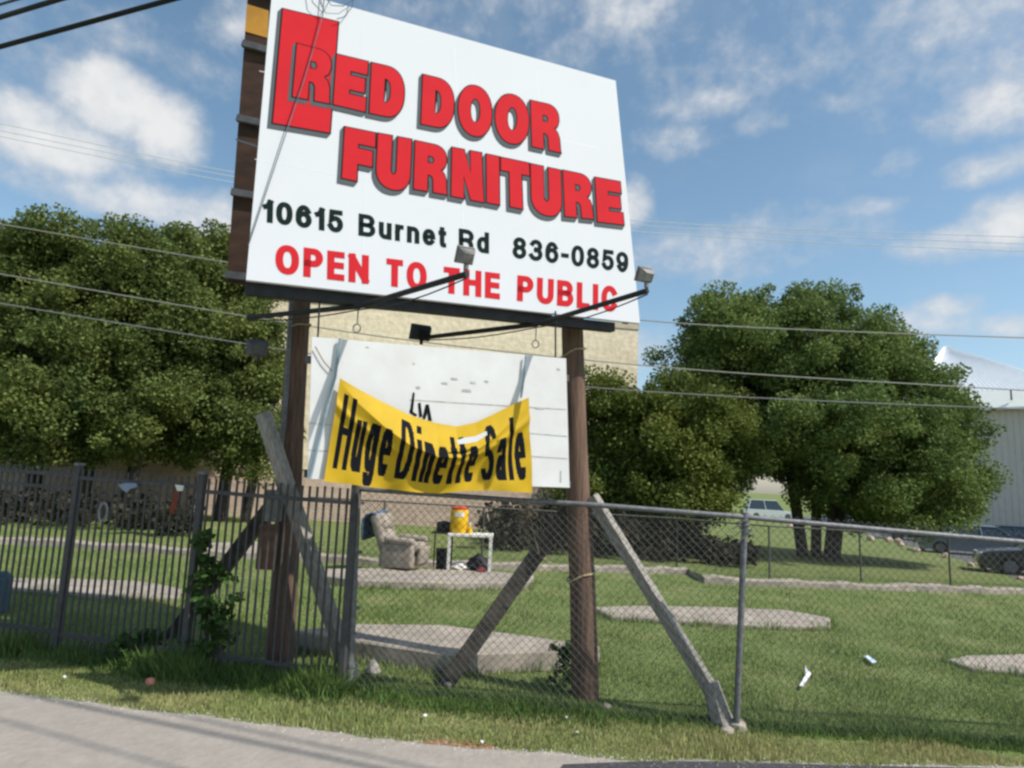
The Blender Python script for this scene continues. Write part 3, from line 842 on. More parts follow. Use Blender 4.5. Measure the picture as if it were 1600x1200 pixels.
    for s_ in (.005, .265, .51, .77, .975):
        MB().bar(lv(s_ + .015, 0.0, .04), lv(s_ + .015, .8, .04), .05, .075).build('batten', M_frame, back)
        c = lv(s_ + .015, .045, .1)
    # short steel ties joining the two panels at the left edge
    for v_ in (28, 85, 210, 318, 428):
        a_ = son(lerp(384.5, 426, (437 - v_) / 460) + 2, v_, -.03)
        MB().bar(a_, a_ + Vector((-.02, .35, -.02)), .03, .05).build('bracket', M_dull, t)
    # pale tie strip across the gap
    a_ = at(369, 218, 6.8); MB().bar(a_, son(402, 226, -.02), .012, .016).build('tie_rod', M_galv, t)
    # lamp arms
    def armset(front, mid, rear, yoff, fm, rm, fhead, rhead, raim):
        pm = son(*mid, -.05) + Vector((0, 0, -.07))
        dn = Vector((SN.x, SN.y, 0)).normalized()
        pf = at(*front, pm.y - .8); pr = at(*rear, pm.y + .9)
        arm = MB(); arm.tube([pr, pm, pf], .024, 8)
        arm = sub(arm.build('lamp_arm', M_steel, t, True))
        wire = MB(); wire.tube([pr.lerp(pm, k / 6) + Vector((0, 0, -.03 - .03 * sin(pi * k / 6))) for k in range(7)] + [pm.lerp(pf, k / 6) + Vector((0, 0, -.03 - .045 * sin(pi * k / 6))) for k in range(1, 7)], .006, 5)
        wire.build('cable', M_steel, arm, True)
        hf = at(*fhead, pf.y); flood(t, arm, hf, -dn * 1.0 + Vector((0, 0, .55)), fm)
        hr = at(*rhead, pr.y); flood(t, arm, hr, raim, rm, (.2, .12, .15) if rhead[0] > 500 else (.18, .12, .14))
        # round shade chain under the beam
        hk = MB(); c0 = pm + Vector((0, 0, -.02))
        hk.tube([c0, c0 + Vector((0, 0, -.13))], .006, 5)
        hk.tube([c0 + Vector((.03 * sin(a), 0, -.165 + .035 * cos(a))) for a in np.linspace(0, 2 * pi, 12)], .006, 5)
        hk.build('hook', M_dull, arm)
    armset((730, 428), (563, 462), (388, 496), 0, M_dull, M_frame, (729, 401), (402, 545), (-.4, .9, .3))
    armset((1012, 454), (842, 492), (668, 527), 0, M_dull, M_steel, (1010, 431), (659, 521), (-.45, .85, .35))
    # braces
    def brace(a, b, w_, h_, m, up=(0, 1, 0)): return MB().bar(a, b, w_, h_, up=up).build('brace', m, t)
    brace(at(411, 646, 6.42), at(550, 1062, 6.6), .11, .11, M_plank, up=(.75, -.5, .35))
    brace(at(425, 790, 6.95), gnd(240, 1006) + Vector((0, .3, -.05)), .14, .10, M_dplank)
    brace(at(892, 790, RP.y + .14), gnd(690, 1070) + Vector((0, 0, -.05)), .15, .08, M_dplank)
    brace(at(925, 776, RP.y - .05), at(1113, 1082, 6.22), .095, .105, M_plank, up=(.7, -.6, .35))
    # meter box, conduit and small cabinet on the left post
    cu = MB(); cu.tube([at(455, 462, LP.y - .13), at(447, 620, LP.y - .135), at(434, 760, LP.y - .14)], .022, 8); cu.build('conduit', M_galv, t, True)
    MB().rbox(at(428, 790, LP.y - .2), (.15, .1, .3), .01).build('meter_box', M_dull, t)
    MB().rbox(at(418, 854, LP.y - .2), (.17, .1, .42), .01).build('rusty_cabinet', M_rust, t)
    # rope turns
    M_rope = mat('pale_twine', (.42, .34, .20), .9, .2, 20)
    def rope(c, r, m=M_rope):
        MB().tube([c + Vector((r * cos(a), r * sin(a), .012 * sin(3 * a) + .05 * cos(a))) for a in np.linspace(0, 2 * pi, 18)], .009, 5).build('twine', m, t)
    rope(LP.lerp(ltop, .84), .12); rope(RP.lerp(rtop, .86), .122); rope(RP.lerp(rtop, .295), .134)
    a = RP.lerp(rtop, .3) + Vector((-.13, -.05, 0)); MB().tube([a, a + Vector((-.1, -.02, .05)), a + Vector((-.24, -.03, .14))], .006, 5).build('twine', M_rope, t)
    return t
billboard()

# foot of the right brace: broken concrete and bulge
def brace_foot():
    c = gnd(1128, 1128)
    mb = MB(); a = at(1110, 1066, 6.2); b = gnd(1133, 1136); b.z -= .06
    mb.tube([a, a.lerp(b, .5), b], [.075, .095, .125], 7)
    t = tag(mb.build('brace_stub', M_plank, loc=tuple(c)), 'splayed pale wooden stub at the foot of the right slanted plank', 'wood stub')
    for k, (u, v, r) in enumerate([(1152, 1140, .09), (1136, 1146, .06), (700, 1072, .05), (948, 1107, .045), (583, 1052, .075)]):
        p = gnd(u, v)
        rock = bmesh.new(); bmesh.ops.create_icosphere(rock, subdivisions=2, radius=r)
        for vv in rock.verts: vv.co *= 1 + (random.random() - .5) * .4; vv.co.z *= .7 if k != 4 else 1.4
        me = bpy.data.meshes.new('stone'); rock.to_mesh(me); rock.free(); me.materials.append(M_conc if k != 4 else M_plank)
        o = bpy.data.objects.new('stone', me); COL.objects.link(o); o.location = (p.x, p.y, gz(p.x) + r * .25)
        tag(o, ['grey stone lump at the foot of the chain link line post', 'flat stone beside the splayed brace stub', 'pale stone at the lower end of the dark brace', 'small pale stone at the base of the right wooden post', 'short grey stump in the grass right of the iron fence end'][k], 'stone')
brace_foot()

# ------------------------------------------------------------------ lower white board and banner
BL_, BR_ = 5.3, 6.1
BP = at(482, 700, BL_); _q = at(888, 700, BR_) - BP
BN = Vector((_q.y, -_q.x, 0)).normalized()          # face of the hanging board, towards the road
def brd(u, v, off=0):
    d = Vector(ray(u, v)); p = Vector(C0) + d * ((BP - Vector(C0)).dot(BN) / d.dot(BN)); return p + BN * off
def notice_board():
    t = thing('notice_board', tuple(brd(484, 748)), 'blank white sheet board hung between the two wooden posts behind the yellow banner', 'board')
    q = [brd(480.5, 748), brd(890, 762), brd(884.5, 560), brd(487.5, 526)]
    MB().prism(q, -BN * .02).build('sheet', M_oldwhite, t)
    M_line = mat('grime_line', (.45, .44, .42), .8, .25, 20)
    for (a, b) in (((640, 624), (884, 639)), ((480, 660), (530, 664)), ((826, 676), (886, 681)), ((480, 702), (520, 705)), ((826, 712), (888, 716))):
        MB().add([brd(*a, .002), brd(*b, .002), brd(b[0], b[1] + 1.6, .002), brd(a[0], a[1] + 1.6, .002)], [(0, 1, 2, 3)]).build('seam', M_line, t)
    for (u, v, w_, h_) in ((690, 597, 9, 3), (705, 590, 10, 3), (722, 608, 14, 4), (735, 596, 8, 3), (757, 594, 6, 3), (650, 603, 6, 4), (645, 566, 3, 3), (572, 541, 4, 2), (870, 575, 5, 3), (875, 735, 2, 18), (836, 637, 14, 2)):
        MB().add([brd(u, v, .003), brd(u + w_, v + 1, .003), brd(u + w_, v + h_ + 1, .003), brd(u, v + h_, .003)], [(0, 1, 2, 3)]).build('smudge', M_line, t)
    # black letter remnants above the banner
    k = MB()
    for poly in ([(645, 613), (648, 614), (645, 646), (640, 645)], [(640, 645), (640, 640), (652, 648), (650, 651)], [(653, 630), (657, 629), (660, 651), (655, 652)], [(665, 632), (670, 632), (675, 658), (669, 657), (668, 645), (664, 656), (660, 654)]):
        k.add([brd(x, y, .004) for x, y in poly], [tuple(range(len(poly)))])
    k.build('lettering', M_black, t)
    # bars that carry it
    MB().bar(brd(476, 740, -.06), brd(895, 757, -.06), .04, .06).build('back_rail', M_frame, t)
    MB().bar(brd(478, 560, -.06), brd(892, 590, -.06), .04, .06).build('back_rail', M_frame, t)
    for p, nm in (([(531, 530), (523, 590), (505, 660), (484, 748)], 1), ([(820, 556), (816, 595), (812, 622)], 2)):
        MB().tube([brd(u, v, .03) for u, v in p], .012 if nm == 1 else .009, 6).build('hanging_strap', mat('blue_grey_strap', (.25, .33, .37), .7, .2, 10), t)
    for u_, v_, u2, v2 in ((497, 527, 500, 455), (870, 560, 868, 486)):
        MB().tube([brd(u_, v_ + 4, -.03), at(u2, v2, brd(u_, v_).y)], .008, 6).build('hanger_wire', M_steel, t)
    MB().tube([brd(492, 542, .02), brd(505, 565, .02), brd(518, 580, .02)], .004, 5).build('cord', M_rust, t)
notice_board()
M_yel = mat('yellow_vinyl', (.57, .37, .02), .6, .07, 5, spec=.15, trans=.1)
M_yink = mat('banner_ink', (.008, .010, .014), .8, .1, 5, spec=.08)
def banner():
    NS, NT = 520, 170
    s = np.linspace(0, 1, NS + 1); t = np.linspace(0, 1, NT + 1)
    sc_, tc_ = np.meshgrid((s[1:] + s[:-1]) / 2, (t[1:] + t[:-1]) / 2)
    ink = np.zeros(sc_.shape, bool)
    WB, HB = 1.70, .68                                      # size of the line of lettering on the cloth (cloth 1.8 x .95)
    gx = (sc_ - .03) * 1.8; gy = (.84 - tc_) * .95
    st, w = strokes('Huge Dinette Sale', WB, HB, .067, .11, .22)
    for poly, closed in st:
        P = np.array(poly + ([poly[0]] if closed else []))
        for a, b in zip(P[:-1], P[1:]):
            d = b - a; L2 = d @ d + 1e-12
            k = np.clip(((gx - a[0]) * d[0] + (gy - a[1]) * d[1]) / L2, 0, 1)
            ink |= np.maximum(np.abs(gx - a[0] - k * d[0]) * 1.05, np.abs(gy - a[1] - k * d[1]) * .6) < w * .5
    xt = np.array([530, 560, 600, 640, 680, 710, 740, 770, 800, 823]); yt = np.array([592, 610, 631, 650, 662, 667, 661, 647, 632, 622])
    yc = np.array([598, 632, 668, 698, 716, 716, 701, 680, 652, 630])
    xb = np.linspace(505, 830, 10); yb = np.array([752, 756, 761, 765, 769, 771, 767, 766, 768, 770])
    k9 = np.linspace(0, 1, 10); kt = (xt - 530) / 293.0
    from_top = lambda q: np.interp(q, kt, yt); from_c = lambda q: np.interp(q, kt, yc); from_b = lambda q: np.interp(q, k9, yb)
    V3 = []
    for tj in t:
        for si in s:
            bump = sin(pi * min(max(si, 0), 1)) ** 1.2
            tcz = .03 + .43 * bump
            a, c, b = from_top(si), from_c(si), from_b(si)
            if tj < tcz:
                k = tj / tcz; v = lerp(a, c, k); dep = .05 + .17 * bump * k ** 1.1
            else:
                k = (tj - tcz) / (1 - tcz); v = lerp(c, b, k); dep = .05 + .17 * bump * (1 - k) ** 2.4 + .02 * sin(34 * si + 9 * tj) * k * (1 - k) * 2.2
            u = lerp(lerp(530, 823, si), lerp(505, 830, si), tj)
            dep += .018 * sin(9 * si + 5 * tj) * sin(pi * tj) + .03 * sin(26 * si - 3 * tj) * (tj ** 2) * .6
            if tj > .8: dep += .03 * (tj - .8) * sin(17 * si) * 2
            # diagonal tension folds
            dep += .022 * np.exp(-((tj - (.25 + .9 * si)) / .05) ** 2) * (1 if si < .5 else 0) + .022 * np.exp(-((tj - (.2 + .9 * (1 - si))) / .05) ** 2) * (1 if si > .5 else 0)
            V3.append(tuple(brd(u, v, dep)))
    V3 = np.array(V3)
    j, i = np.meshgrid(np.arange(NT), np.arange(NS), indexing='ij')
    a = (j * (NS + 1) + i).ravel()
    Q = np.stack([a, a + 1, a + NS + 2, a + NS + 1], 1)
    o = np_mesh('sale_banner', V3, Q, M_yel)
    o.data.materials.append(M_yink)
    o.data.polygons.foreach_set('material_index', ink.ravel().astype(np.int32))
    o.data.polygons.foreach_set('use_smooth', np.ones(len(Q), bool))
    o.data.update()
    tag(o, 'sagging yellow vinyl banner reading Huge Dinette Sale in tall black letters', 'banner')
    # strip of pale tape stuck over the fold
    tp = MB(); p = [(700, 690), (712, 686), (728, 684), (745, 676), (746, 682), (730, 692), (714, 695), (702, 696)]
    tp.prism([brd(x, y, .26) for x, y in p], (0, .003, 0))
    tag(tp.build('paper_strip', M_oldwhite, loc=tuple(brd(720, 688, .21))), 'torn white paper strip stuck over the middle of the yellow banner', 'paper')
banner()

# loose wires at the head of the sign
def wires():
    M = mat('thin_wire', (.09, .11, .14), .6, .2, 10)
    def w(px, offs, r, label):
        pts = [son(u, v, o) for (u, v), o in zip(px, offs)]
        tag(MB().tube(pts, r, 6).build('loose_wire', M, loc=tuple(pts[0])), label, 'wire')
    w([(507, -20), (503, 30), (489, 80), (474, 130), (452, 195), (420, 290), (388, 385)], [.05, .05, .04, .04, .04, .03, .02], .0045, 'long loose wire slanting down the face of the sign over the letter R')
    w([(484, -10), (487, 10), (503, 27), (512, 10), (507, -10)], [.05] * 5, .004, 'small wire loop hanging at the top of the sign above the red door')
    w([(505, -5), (516, 15), (535, 16), (557, 2), (565, -8)], [.05] * 5, .004, 'slack wire curling over the top edge of the sign')
    w([(552, -5), (548, 18), (536, 33), (525, 36)], [.05] * 4, .004, 'thin wire end dangling at the upper right corner of the red door')
wires()

# ------------------------------------------------------------------ overhead lines
M_cable = mat('black_cable', (.015, .015, .016), .6, .1, 5)
M_line = mat('pale_line', (.33, .32, .29), .6, .1, 5, metal=.3)
def line3(px, Y, r, label, m=M_line, name='power_line', group=None):
    pts = [at(u, v, y) for (u, v), y in zip(px, Y)]
    out = []
    n = len(pts)
    for i in range(n - 1):
        p0, p1, p2, p3 = pts[max(i - 1, 0)], pts[i], pts[i + 1], pts[min(i + 2, n - 1)]
        for k in range(8):
            t = k / 8
            out.append(.5 * ((2 * p1) + (p2 - p0) * t + (2 * p0 - 5 * p1 + 4 * p2 - p3) * t * t + (3 * p1 - p0 - 3 * p2 + p3) * t ** 3))
    out.append(pts[-1])
    tag(MB().tube(out, r, 6).build(name, m, loc=tuple(pts[0])), label, 'power line', group)
lowg = 'power lines strung behind the billboard'
line3([(-100, 334), (0, 350), (385, 415), (700, 462), (1000, 500), (1300, 517), (1700, 531)], [13.5] * 7, .0125, 'topmost of the three pale lines crossing in front of the trees', group=lowg)
line3([(-100, 411), (0, 428), (390, 495), (700, 539), (1075, 577), (1480, 603), (1700, 615)], [13.5] * 7, .0125, 'middle of the three pale lines crossing in front of the trees', group=lowg)
line3([(-100, 457), (0, 474), (440, 546), (700, 580), (920, 605), (1250, 625), (1700, 643)], [13.5] * 7, .0125, 'lowest of the three lines crossing in front of the trees', m=mat('grey_line', (.2, .2, .2), .6, .1, 5), group=lowg)
hig = 'thin high lines against the sky'
M_faint = mat('faint_line', (.62, .64, .66), .5, .05, 5)
for k, (l0, l1, r0, r1, lab) in enumerate([(193, 268, 345, 371, 'uppermost thin high line crossing the sky behind the sign'), (204, 275, 352, 382, 'second thin high line crossing the sky behind the sign'), (213, 284, 362, 394, 'third thin high line down across the sky behind the sign')]):
    line3([(-60, l0 - 12), (0, l0), (360, l1), (700, (l1 + r0) / 2 + 12), (1000, r0), (1300, (r0 + r1) / 2 + 2), (1680, r1 + 2)], [38] * 7, .022, lab, M_faint, group=hig)
def topcables():
    g = 'black cables across the upper left corner'
    for (a, b, r, lab) in (((0, 73), (265, 0), .034, 'lower black cable crossing the upper left corner of the sky'), ((0, 27), (95, -2), .034, 'upper thick black cable at the very corner of the sky'), ((0, 7), (30, -2), .018, 'short glimpse of the topmost black cable in the upper left corner')):
        p, q = at(*a, 9), at(*b, 8.3); d = q - p
        tag(MB().tube([p - d * 2.5, p, q, q + d * 1.6], r, 8).build('overhead_cable', M_cable, loc=tuple(p)), lab, 'cable', g)
    # the same bundle runs on over the road, where only its shadow shows
    for (a, b, r, lab) in (((30, 1084), (560, 1195), .026, 'overhead cable above the road casting the darker shadow line'), ((150, 1090), (600, 1187), .016, 'overhead cable above the road casting the thin upper shadow line'), ((0, 1125), (240, 1192), .014, 'overhead cable above the road casting the lowest shadow line')):
        p, q = gnd(*a) + S * (9 / S.z), gnd(*b) + S * (9 / S.z); d = q - p
        tag(MB().tube([p - d * .02, q + d * 3], r, 8).build('overhead_cable', M_cable, loc=tuple(p)), lab, 'cable')
topcables()

# ------------------------------------------------------------------ vegetation
M_bark = mat('bark', (.075, .06, .048), .95, scale=4, col2=(.04, .032, .026), bump=.02, stretch=(3, 3, .6))
M_leafA = mat('leaf_olive', (.18, .21, .055), .6, scale=.5, col2=(.085, .125, .034), island=.3, trans=.35, spec=.2)
M_leafB = mat('leaf_green', (.195, .25, .07), .6, scale=.45, col2=(.10, .155, .042), island=.3, trans=.35, spec=.2)
M_leafC = mat('leaf_yellowgreen', (.175, .20, .04), .6, scale=.5, col2=(.08, .12, .026), island=.3, trans=.35, spec=.2)
M_leafV = mat('leaf_vine', (.06, .12, .022), .6, scale=3, col2=(.04, .08, .016), island=.5, trans=.3, spec=.35)
def leaf_cloud(centers, radii, per, size, name, m, parent, flat=.75):
    Vs = []
    for c, r, n in zip(centers, radii, per):
        n = int(n)
        d = RNG.normal(0, 1, (n, 3)); d /= np.linalg.norm(d, axis=1)[:, None]
        rr = r * RNG.uniform(0, 1, n) ** .55
        p = np.array(c) + d * rr[:, None] * np.array([1, 1, flat])
        Vs.append(p)
    P = np.concatenate(Vs); n = len(P)
    nr = RNG.normal(0, 1, (n, 3)); nr[:, 2] += .5; nr /= np.linalg.norm(nr, axis=1)[:, None]
    a = RNG.normal(0, 1, (n, 3)); a -= nr * (a * nr).sum(1)[:, None]; a /= np.linalg.norm(a, axis=1)[:, None]
    b = np.cross(nr, a)
    l = (size * RNG.uniform(.55, 1.35, n))[:, None]; w = l * .42
    V = np.stack([P - a * l * .5, P + b * w - a * l * .05, P + a * l * .5, P - b * w - a * l * .05], 1).reshape(-1, 3)
    return np_mesh(name, V, np.arange(4 * n).reshape(-1, 4), m, parent)
def tree(name, label, base, lobes, n_cl, per, size, m, stems, group=None, limb=16, cr=(.3, .95), droop=0):
    """lobes = [(x,y,z,rx,ry,rz)] relative to base"""
    t = thing(name, base, label, 'tree', group); B = Vector(base)
    vol = np.array([(l[3] * l[4] * l[5]) ** (2 / 3) for l in lobes]); vol /= vol.sum()
    cs = []
    for k in range(n_cl):
        l = lobes[RNG.choice(len(lobes), p=vol)]
        d = RNG.normal(0, 1, 3); d /= np.linalg.norm(d); r = RNG.uniform(0, 1) ** .38 * RNG.uniform(.88, 1.05)
        cs.append((B.x + l[0] + d[0] * r * l[3], B.y + l[1] + d[1] * r * l[4], B.z + l[2] + d[2] * r * l[5]))
    rad = RNG.uniform(cr[0], cr[1], n_cl)
    stray = RNG.uniform(0, 1, n_cl) < .09                     # small sprays standing out beyond the crown
    for k in np.nonzero(stray)[0]:
        l = lobes[RNG.choice(len(lobes), p=vol)]; d = RNG.normal(0, 1, 3); d[2] += .3; d /= np.linalg.norm(d); r = RNG.uniform(1.0, 1.06)
        cs[k] = (B.x + l[0] + d[0] * r * l[3], B.y + l[1] + d[1] * r * l[4], B.z + l[2] + d[2] * r * l[5]); rad[k] = RNG.uniform(.22, .4)
    leaf_cloud(cs, rad, per * (rad / np.mean(rad)) ** 2, size, 'crown', m, t)
    tr = MB()
    for (dx, dy, top, r, lean) in stems:
        p0 = B + Vector((dx, dy, -.2)); p1 = B + Vector((dx + lean * .3, dy, top * .4)); p2 = B + Vector((dx + lean * .8, dy, top * .75)); p3 = B + Vector((dx + lean * 1.3, dy, top))
        tr.tube([p0, p0 + Vector((0, 0, .35)), p1, p2, p3], [r * 1.5, r * 1.1, r, r * .7, r * .35], 9)
        for k in range(limb // len(stems)):
            c = Vector(cs[RNG.integers(len(cs))]); s = p1.lerp(p3, RNG.uniform(.1, .8))
            md = s.lerp(c, .5) + Vector((0, 0, -.2 + .5 * RNG.uniform(0, 1)))
            tr.tube([s, md, c], [r * .42, r * .27, .02], 6)
    tr.build('trunk', M_bark, t, True)
    return t
def gp(u, Y):
    p = at(u, 800, Y); return (p.x, p.y, gz(p.x))
PM = lambda Y: F / Y
def lobe(base, u, v, Y, ru, rv, ry=None):
    c = at(u, v, Y); k = Y / F
    return (c.x - base[0], c.y - base[1], c.z - base[2], ru * k, ry if ry else ru * k, rv * k)
tg = 'trees behind the lot'
b = gp(120, 22)
tree('broad_tree', 'broad dense olive green tree at the far left behind the iron fence', b,
     [lobe(b, 60, 460, 22, 150, 135), lobe(b, 190, 470, 21.5, 120, 125), lobe(b, 130, 415, 22, 130, 80), lobe(b, -30, 420, 22, 110, 90), lobe(b, 250, 430, 22.5, 80, 75), lobe(b, 110, 600, 21, 190, 130), lobe(b, -60, 560, 22, 120, 150), lobe(b, 200, 640, 21.5, 120, 95)],
     720, 400, .108, M_leafA, [(0, 0, 7, .26, .6), (-1.6, .3, 6.5, .2, -.8), (1.5, 0, 6, .18, .9)], tg, 30)
b = gp(345, 23.5)
tree('broad_tree', 'olive tree crowding the left wooden post, its crown cut off by the sign', b,
     [lobe(b, 310, 430, 23.5, 80, 85), lobe(b, 345, 560, 23, 95, 120), lobe(b, 300, 640, 23, 90, 85), lobe(b, 405, 560, 23.5, 50, 85), lobe(b, 385, 680, 23, 70, 60), lobe(b, 410, 455, 24, 30, 35)],
     400, 380, .108, M_leafA, [(0, 0, 6, .2, .4), (.8, .2, 5.5, .16, .7)], tg, 20)
b = gp(1040, 23)
tree('bushy_tree', 'low bushy yellow green tree right of the right wooden post', b,
     [lobe(b, 960, 660, 23, 80, 85), lobe(b, 1050, 680, 22.5, 115, 95), lobe(b, 1120, 700, 23, 65, 80), lobe(b, 1010, 760, 22.5, 140, 65), lobe(b, 940, 740, 23, 50, 80)],
     390, 400, .105, M_leafC, [(0, 0, 4, .16, .3), (-1.2, 0, 4, .14, -.4), (1, 0, 3.8, .12, .4)], tg, 18)
b = (gnd(1278, 872).x, gnd(1278, 872).y, gnd(1278, 872).z)
TY = b[1]
tree('spreading_tree', 'large rounded green tree on several dark stems in front of the grey warehouse', b,
     [lobe(b, 1190, 545, TY, 125, 92), lobe(b, 1280, 560, TY, 125, 112), lobe(b, 1105, 570, TY + .3, 88, 88), lobe(b, 1150, 520, TY + .2, 90, 62), lobe(b, 1370, 625, TY, 125, 108), lobe(b, 1280, 680, TY - .6, 180, 85), lobe(b, 1440, 720, TY, 105, 105), lobe(b, 1400, 770, TY - .6, 135, 62), lobe(b, 1215, 690, TY + .5, 85, 60), lobe(b, 1445, 665, TY + .4, 62, 85), lobe(b, 1330, 770, TY - 1.2, 80, 45)],
     840, 400, .105, M_leafB, [(-.55, 0, 6, .19, -.9), (.05, .25, 6.5, .17, .3), (.6, 0, 5.8, .2, 1.0), (.25, -.2, 5.5, .12, .9)], tg, 34)
# leaf clumps under the trees, coloured dark to stand in for tree shade
def thicket():
    cs, rs, ps = [], [], []
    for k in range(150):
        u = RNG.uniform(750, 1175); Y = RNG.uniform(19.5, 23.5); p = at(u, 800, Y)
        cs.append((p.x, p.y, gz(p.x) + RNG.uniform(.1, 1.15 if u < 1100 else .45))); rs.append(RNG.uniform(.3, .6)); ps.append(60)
    o = leaf_cloud(cs, rs, ps, .16, 'undergrowth', mat('leaf_shade_tone', (.042, .040, .022), .8, scale=1, col2=(.030, .024, .016), island=.4, trans=.2), None)
    tag(o, 'undergrowth behind the low wire fence, its brown darkened for the shade under the bushy tree', 'undergrowth', kind='stuff')
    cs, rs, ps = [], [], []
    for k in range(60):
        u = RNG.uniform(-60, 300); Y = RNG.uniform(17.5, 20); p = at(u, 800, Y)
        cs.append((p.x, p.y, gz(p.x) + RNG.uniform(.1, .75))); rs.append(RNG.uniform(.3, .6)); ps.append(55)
    o = leaf_cloud(cs, rs, ps, .16, 'undergrowth', MATS['leaf_shade_tone'], None)  # dark brush added where only tree shade falls on the wall
    tag(o, 'dark brush added for the shade of the broad tree at the far left', 'undergrowth', kind='stuff')
thicket()
def vine():
    base = ip(tpx(330)); t = thing('climbing_vine', tuple(base), 'green leafy vine climbing the middle post of the iron fence', 'vine')
    cs, rs, ps = [], [], []
    for k in range(46):
        v = RNG.uniform(830, 1030); wd = np.interp(v, [820, 870, 930, 1030], [10, 18, 34, 40]); u = RNG.normal(np.interp(v, [820, 900, 1030], [312, 325, 330]), wd * .42)
        p = at(u, v, base.y - .05 + RNG.normal(0, .07)); cs.append(tuple(p)); rs.append(RNG.uniform(.06, .12)); ps.append(26)
    leaf_cloud(cs, rs, ps, .06, 'leaves', M_leafV, t)
    st = MB()
    for k in range(5):
        pts = [at(np.interp(v, [820, 1040], [308 + 4 * k, 320 + 6 * k]) + RNG.normal(0, 3), v, base.y - .04) for v in range(1045, 820 + 20 * k, -25)]
        st.tube(pts, .006, 5)
    st.build('stems', M_bark, t)
    b2 = gnd(232, 1040); t2 = thing('weed_clump', (b2.x, b2.y, gz(b2.x)), 'leafy weed clump at the foot of the iron fence left of the vine', 'weed')
    cs = [(b2.x + RNG.normal(0, .16), b2.y + RNG.normal(0, .1), gz(b2.x) + RNG.uniform(.05, .3)) for k in range(22)]
    leaf_cloud(cs, [.09] * 22, [24] * 22, .055, 'leaves', M_leafV, t2)
    b3 = gnd(885, 1075); t3 = thing('weed_clump', (b3.x, b3.y, gz(b3.x)), 'tall leafy weed growing against the left side of the right wooden post', 'weed')
    cs = [(b3.x + RNG.normal(0, .05), b3.y + RNG.normal(0, .05), gz(b3.x) + RNG.uniform(.05, .42)) for k in range(14)]
    leaf_cloud(cs, [.08] * 14, [20] * 14, .06, 'leaves', M_leafV, t3)
vine()

# ------------------------------------------------------------------ buildings
def block_mat(name, c1, c2, mortar, bw, bh, bump=.02):
    m = bpy.data.materials.new(name); m.use_nodes = True
    nt = m.node_tree; N, L = nt.nodes, nt.links; b = N['Principled BSDF']; b.inputs['Roughness'].default_value = .95; b.inputs['Specular IOR Level'].default_value = .1
    tc = N.new('ShaderNodeTexCoord'); mp = N.new('ShaderNodeMapping'); mp.inputs['Rotation'].default_value = (R_(90), 0, 0)
    L.new(tc.outputs['Object'], mp.inputs[0])
    br = N.new('ShaderNodeTexBrick'); br.inputs['Scale'].default_value = 1; br.inputs['Brick Width'].default_value = bw; br.inputs['Row Height'].default_value = bh
    br.inputs['Mortar Size'].default_value = .012; br.inputs['Color1'].default_value = (*c1, 1); br.inputs['Color2'].default_value = (*c2, 1); br.inputs['Mortar'].default_value = (*mortar, 1)
    L.new(mp.outputs[0], br.inputs['Vector'])
    no = N.new('ShaderNodeTexNoise'); no.inputs['Scale'].default_value = 5; no.inputs['Detail'].default_value = 6; L.new(tc.outputs['Object'], no.inputs['Vector'])
    mx = N.new('ShaderNodeMix'); mx.data_type = 'RGBA'; mx.blend_type = 'MULTIPLY'; mx.inputs[0].default_value = .5
    L.new(br.outputs['Color'], mx.inputs[6]); L.new(no.outputs['Fac'], mx.inputs[7]); 
    hs = N.new('ShaderNodeHueSaturation'); hs.inputs['Value'].default_value = 1.3; L.new(mx.outputs[2], hs.inputs['Color']); L.new(hs.outputs[0], b.inputs['Base Color'])
    bn = N.new('ShaderNodeBump'); bn.inputs['Distance'].default_value = bump; L.new(no.outputs['Fac'], bn.inputs['Height']); L.new(bn.outputs[0], b.inputs['Normal'])
    return m
M_block = block_mat('split_block', (.86, .74, .53), (.80, .68, .49), (.72, .62, .46), .8, .4)
M_block2 = block_mat('low_block', (.60, .46, .37), (.54, .41, .33), (.42, .33, .27), .8, .4)
def store():
    YL, YR = 26.2, 29.0                       # near left, recedes a little to the right
    a, c = at(-200, 800, YL - 2.2), at(992, 800, YR)
    base = (c.x, c.y, gz(c.x)); t = thing('block_building', base, 'long windowless beige block building behind the sign and trees', 'building')
    ang = atan2(c.y - a.y, c.x - a.x)
    zt0, zt1 = at(500, 474, lerp(YL, YR, .5)).z, at(992, 507, YR).z
    zt = (zt0 + zt1) / 2; L = (c - a).length; zb = -.9
    d = Vector((cos(ang), sin(ang), 0)); n = Vector((sin(ang), -cos(ang), 0)); D = 18
    def wallbox(z0, z1, off, m, nm):
        me = MB(); me.box((-L / 2, D / 2 - off, (z0 + z1) / 2), (L + 2 * off, D, z1 - z0)); 
        BASE_t = BASE[t.name]; BASE[t.name] = (0, 0, 0); o = me.build(nm, m, t); BASE[t.name] = BASE_t
        return o
    t.rotation_euler = (0, 0, ang)
    zs = at(650, 762, 27.4).z - base[2] + .55
    wallbox(zb, zs, .0, M_block2, 'lower_wall')
    wallbox(zs + .002, zt - base[2] - .25, 0.03, M_block, 'upper_wall')
    wallbox(zt - base[2] - .248, zt - base[2], .07, mat('coping', (.52, .45, .32), .8, .1, 4), 'coping')
store()
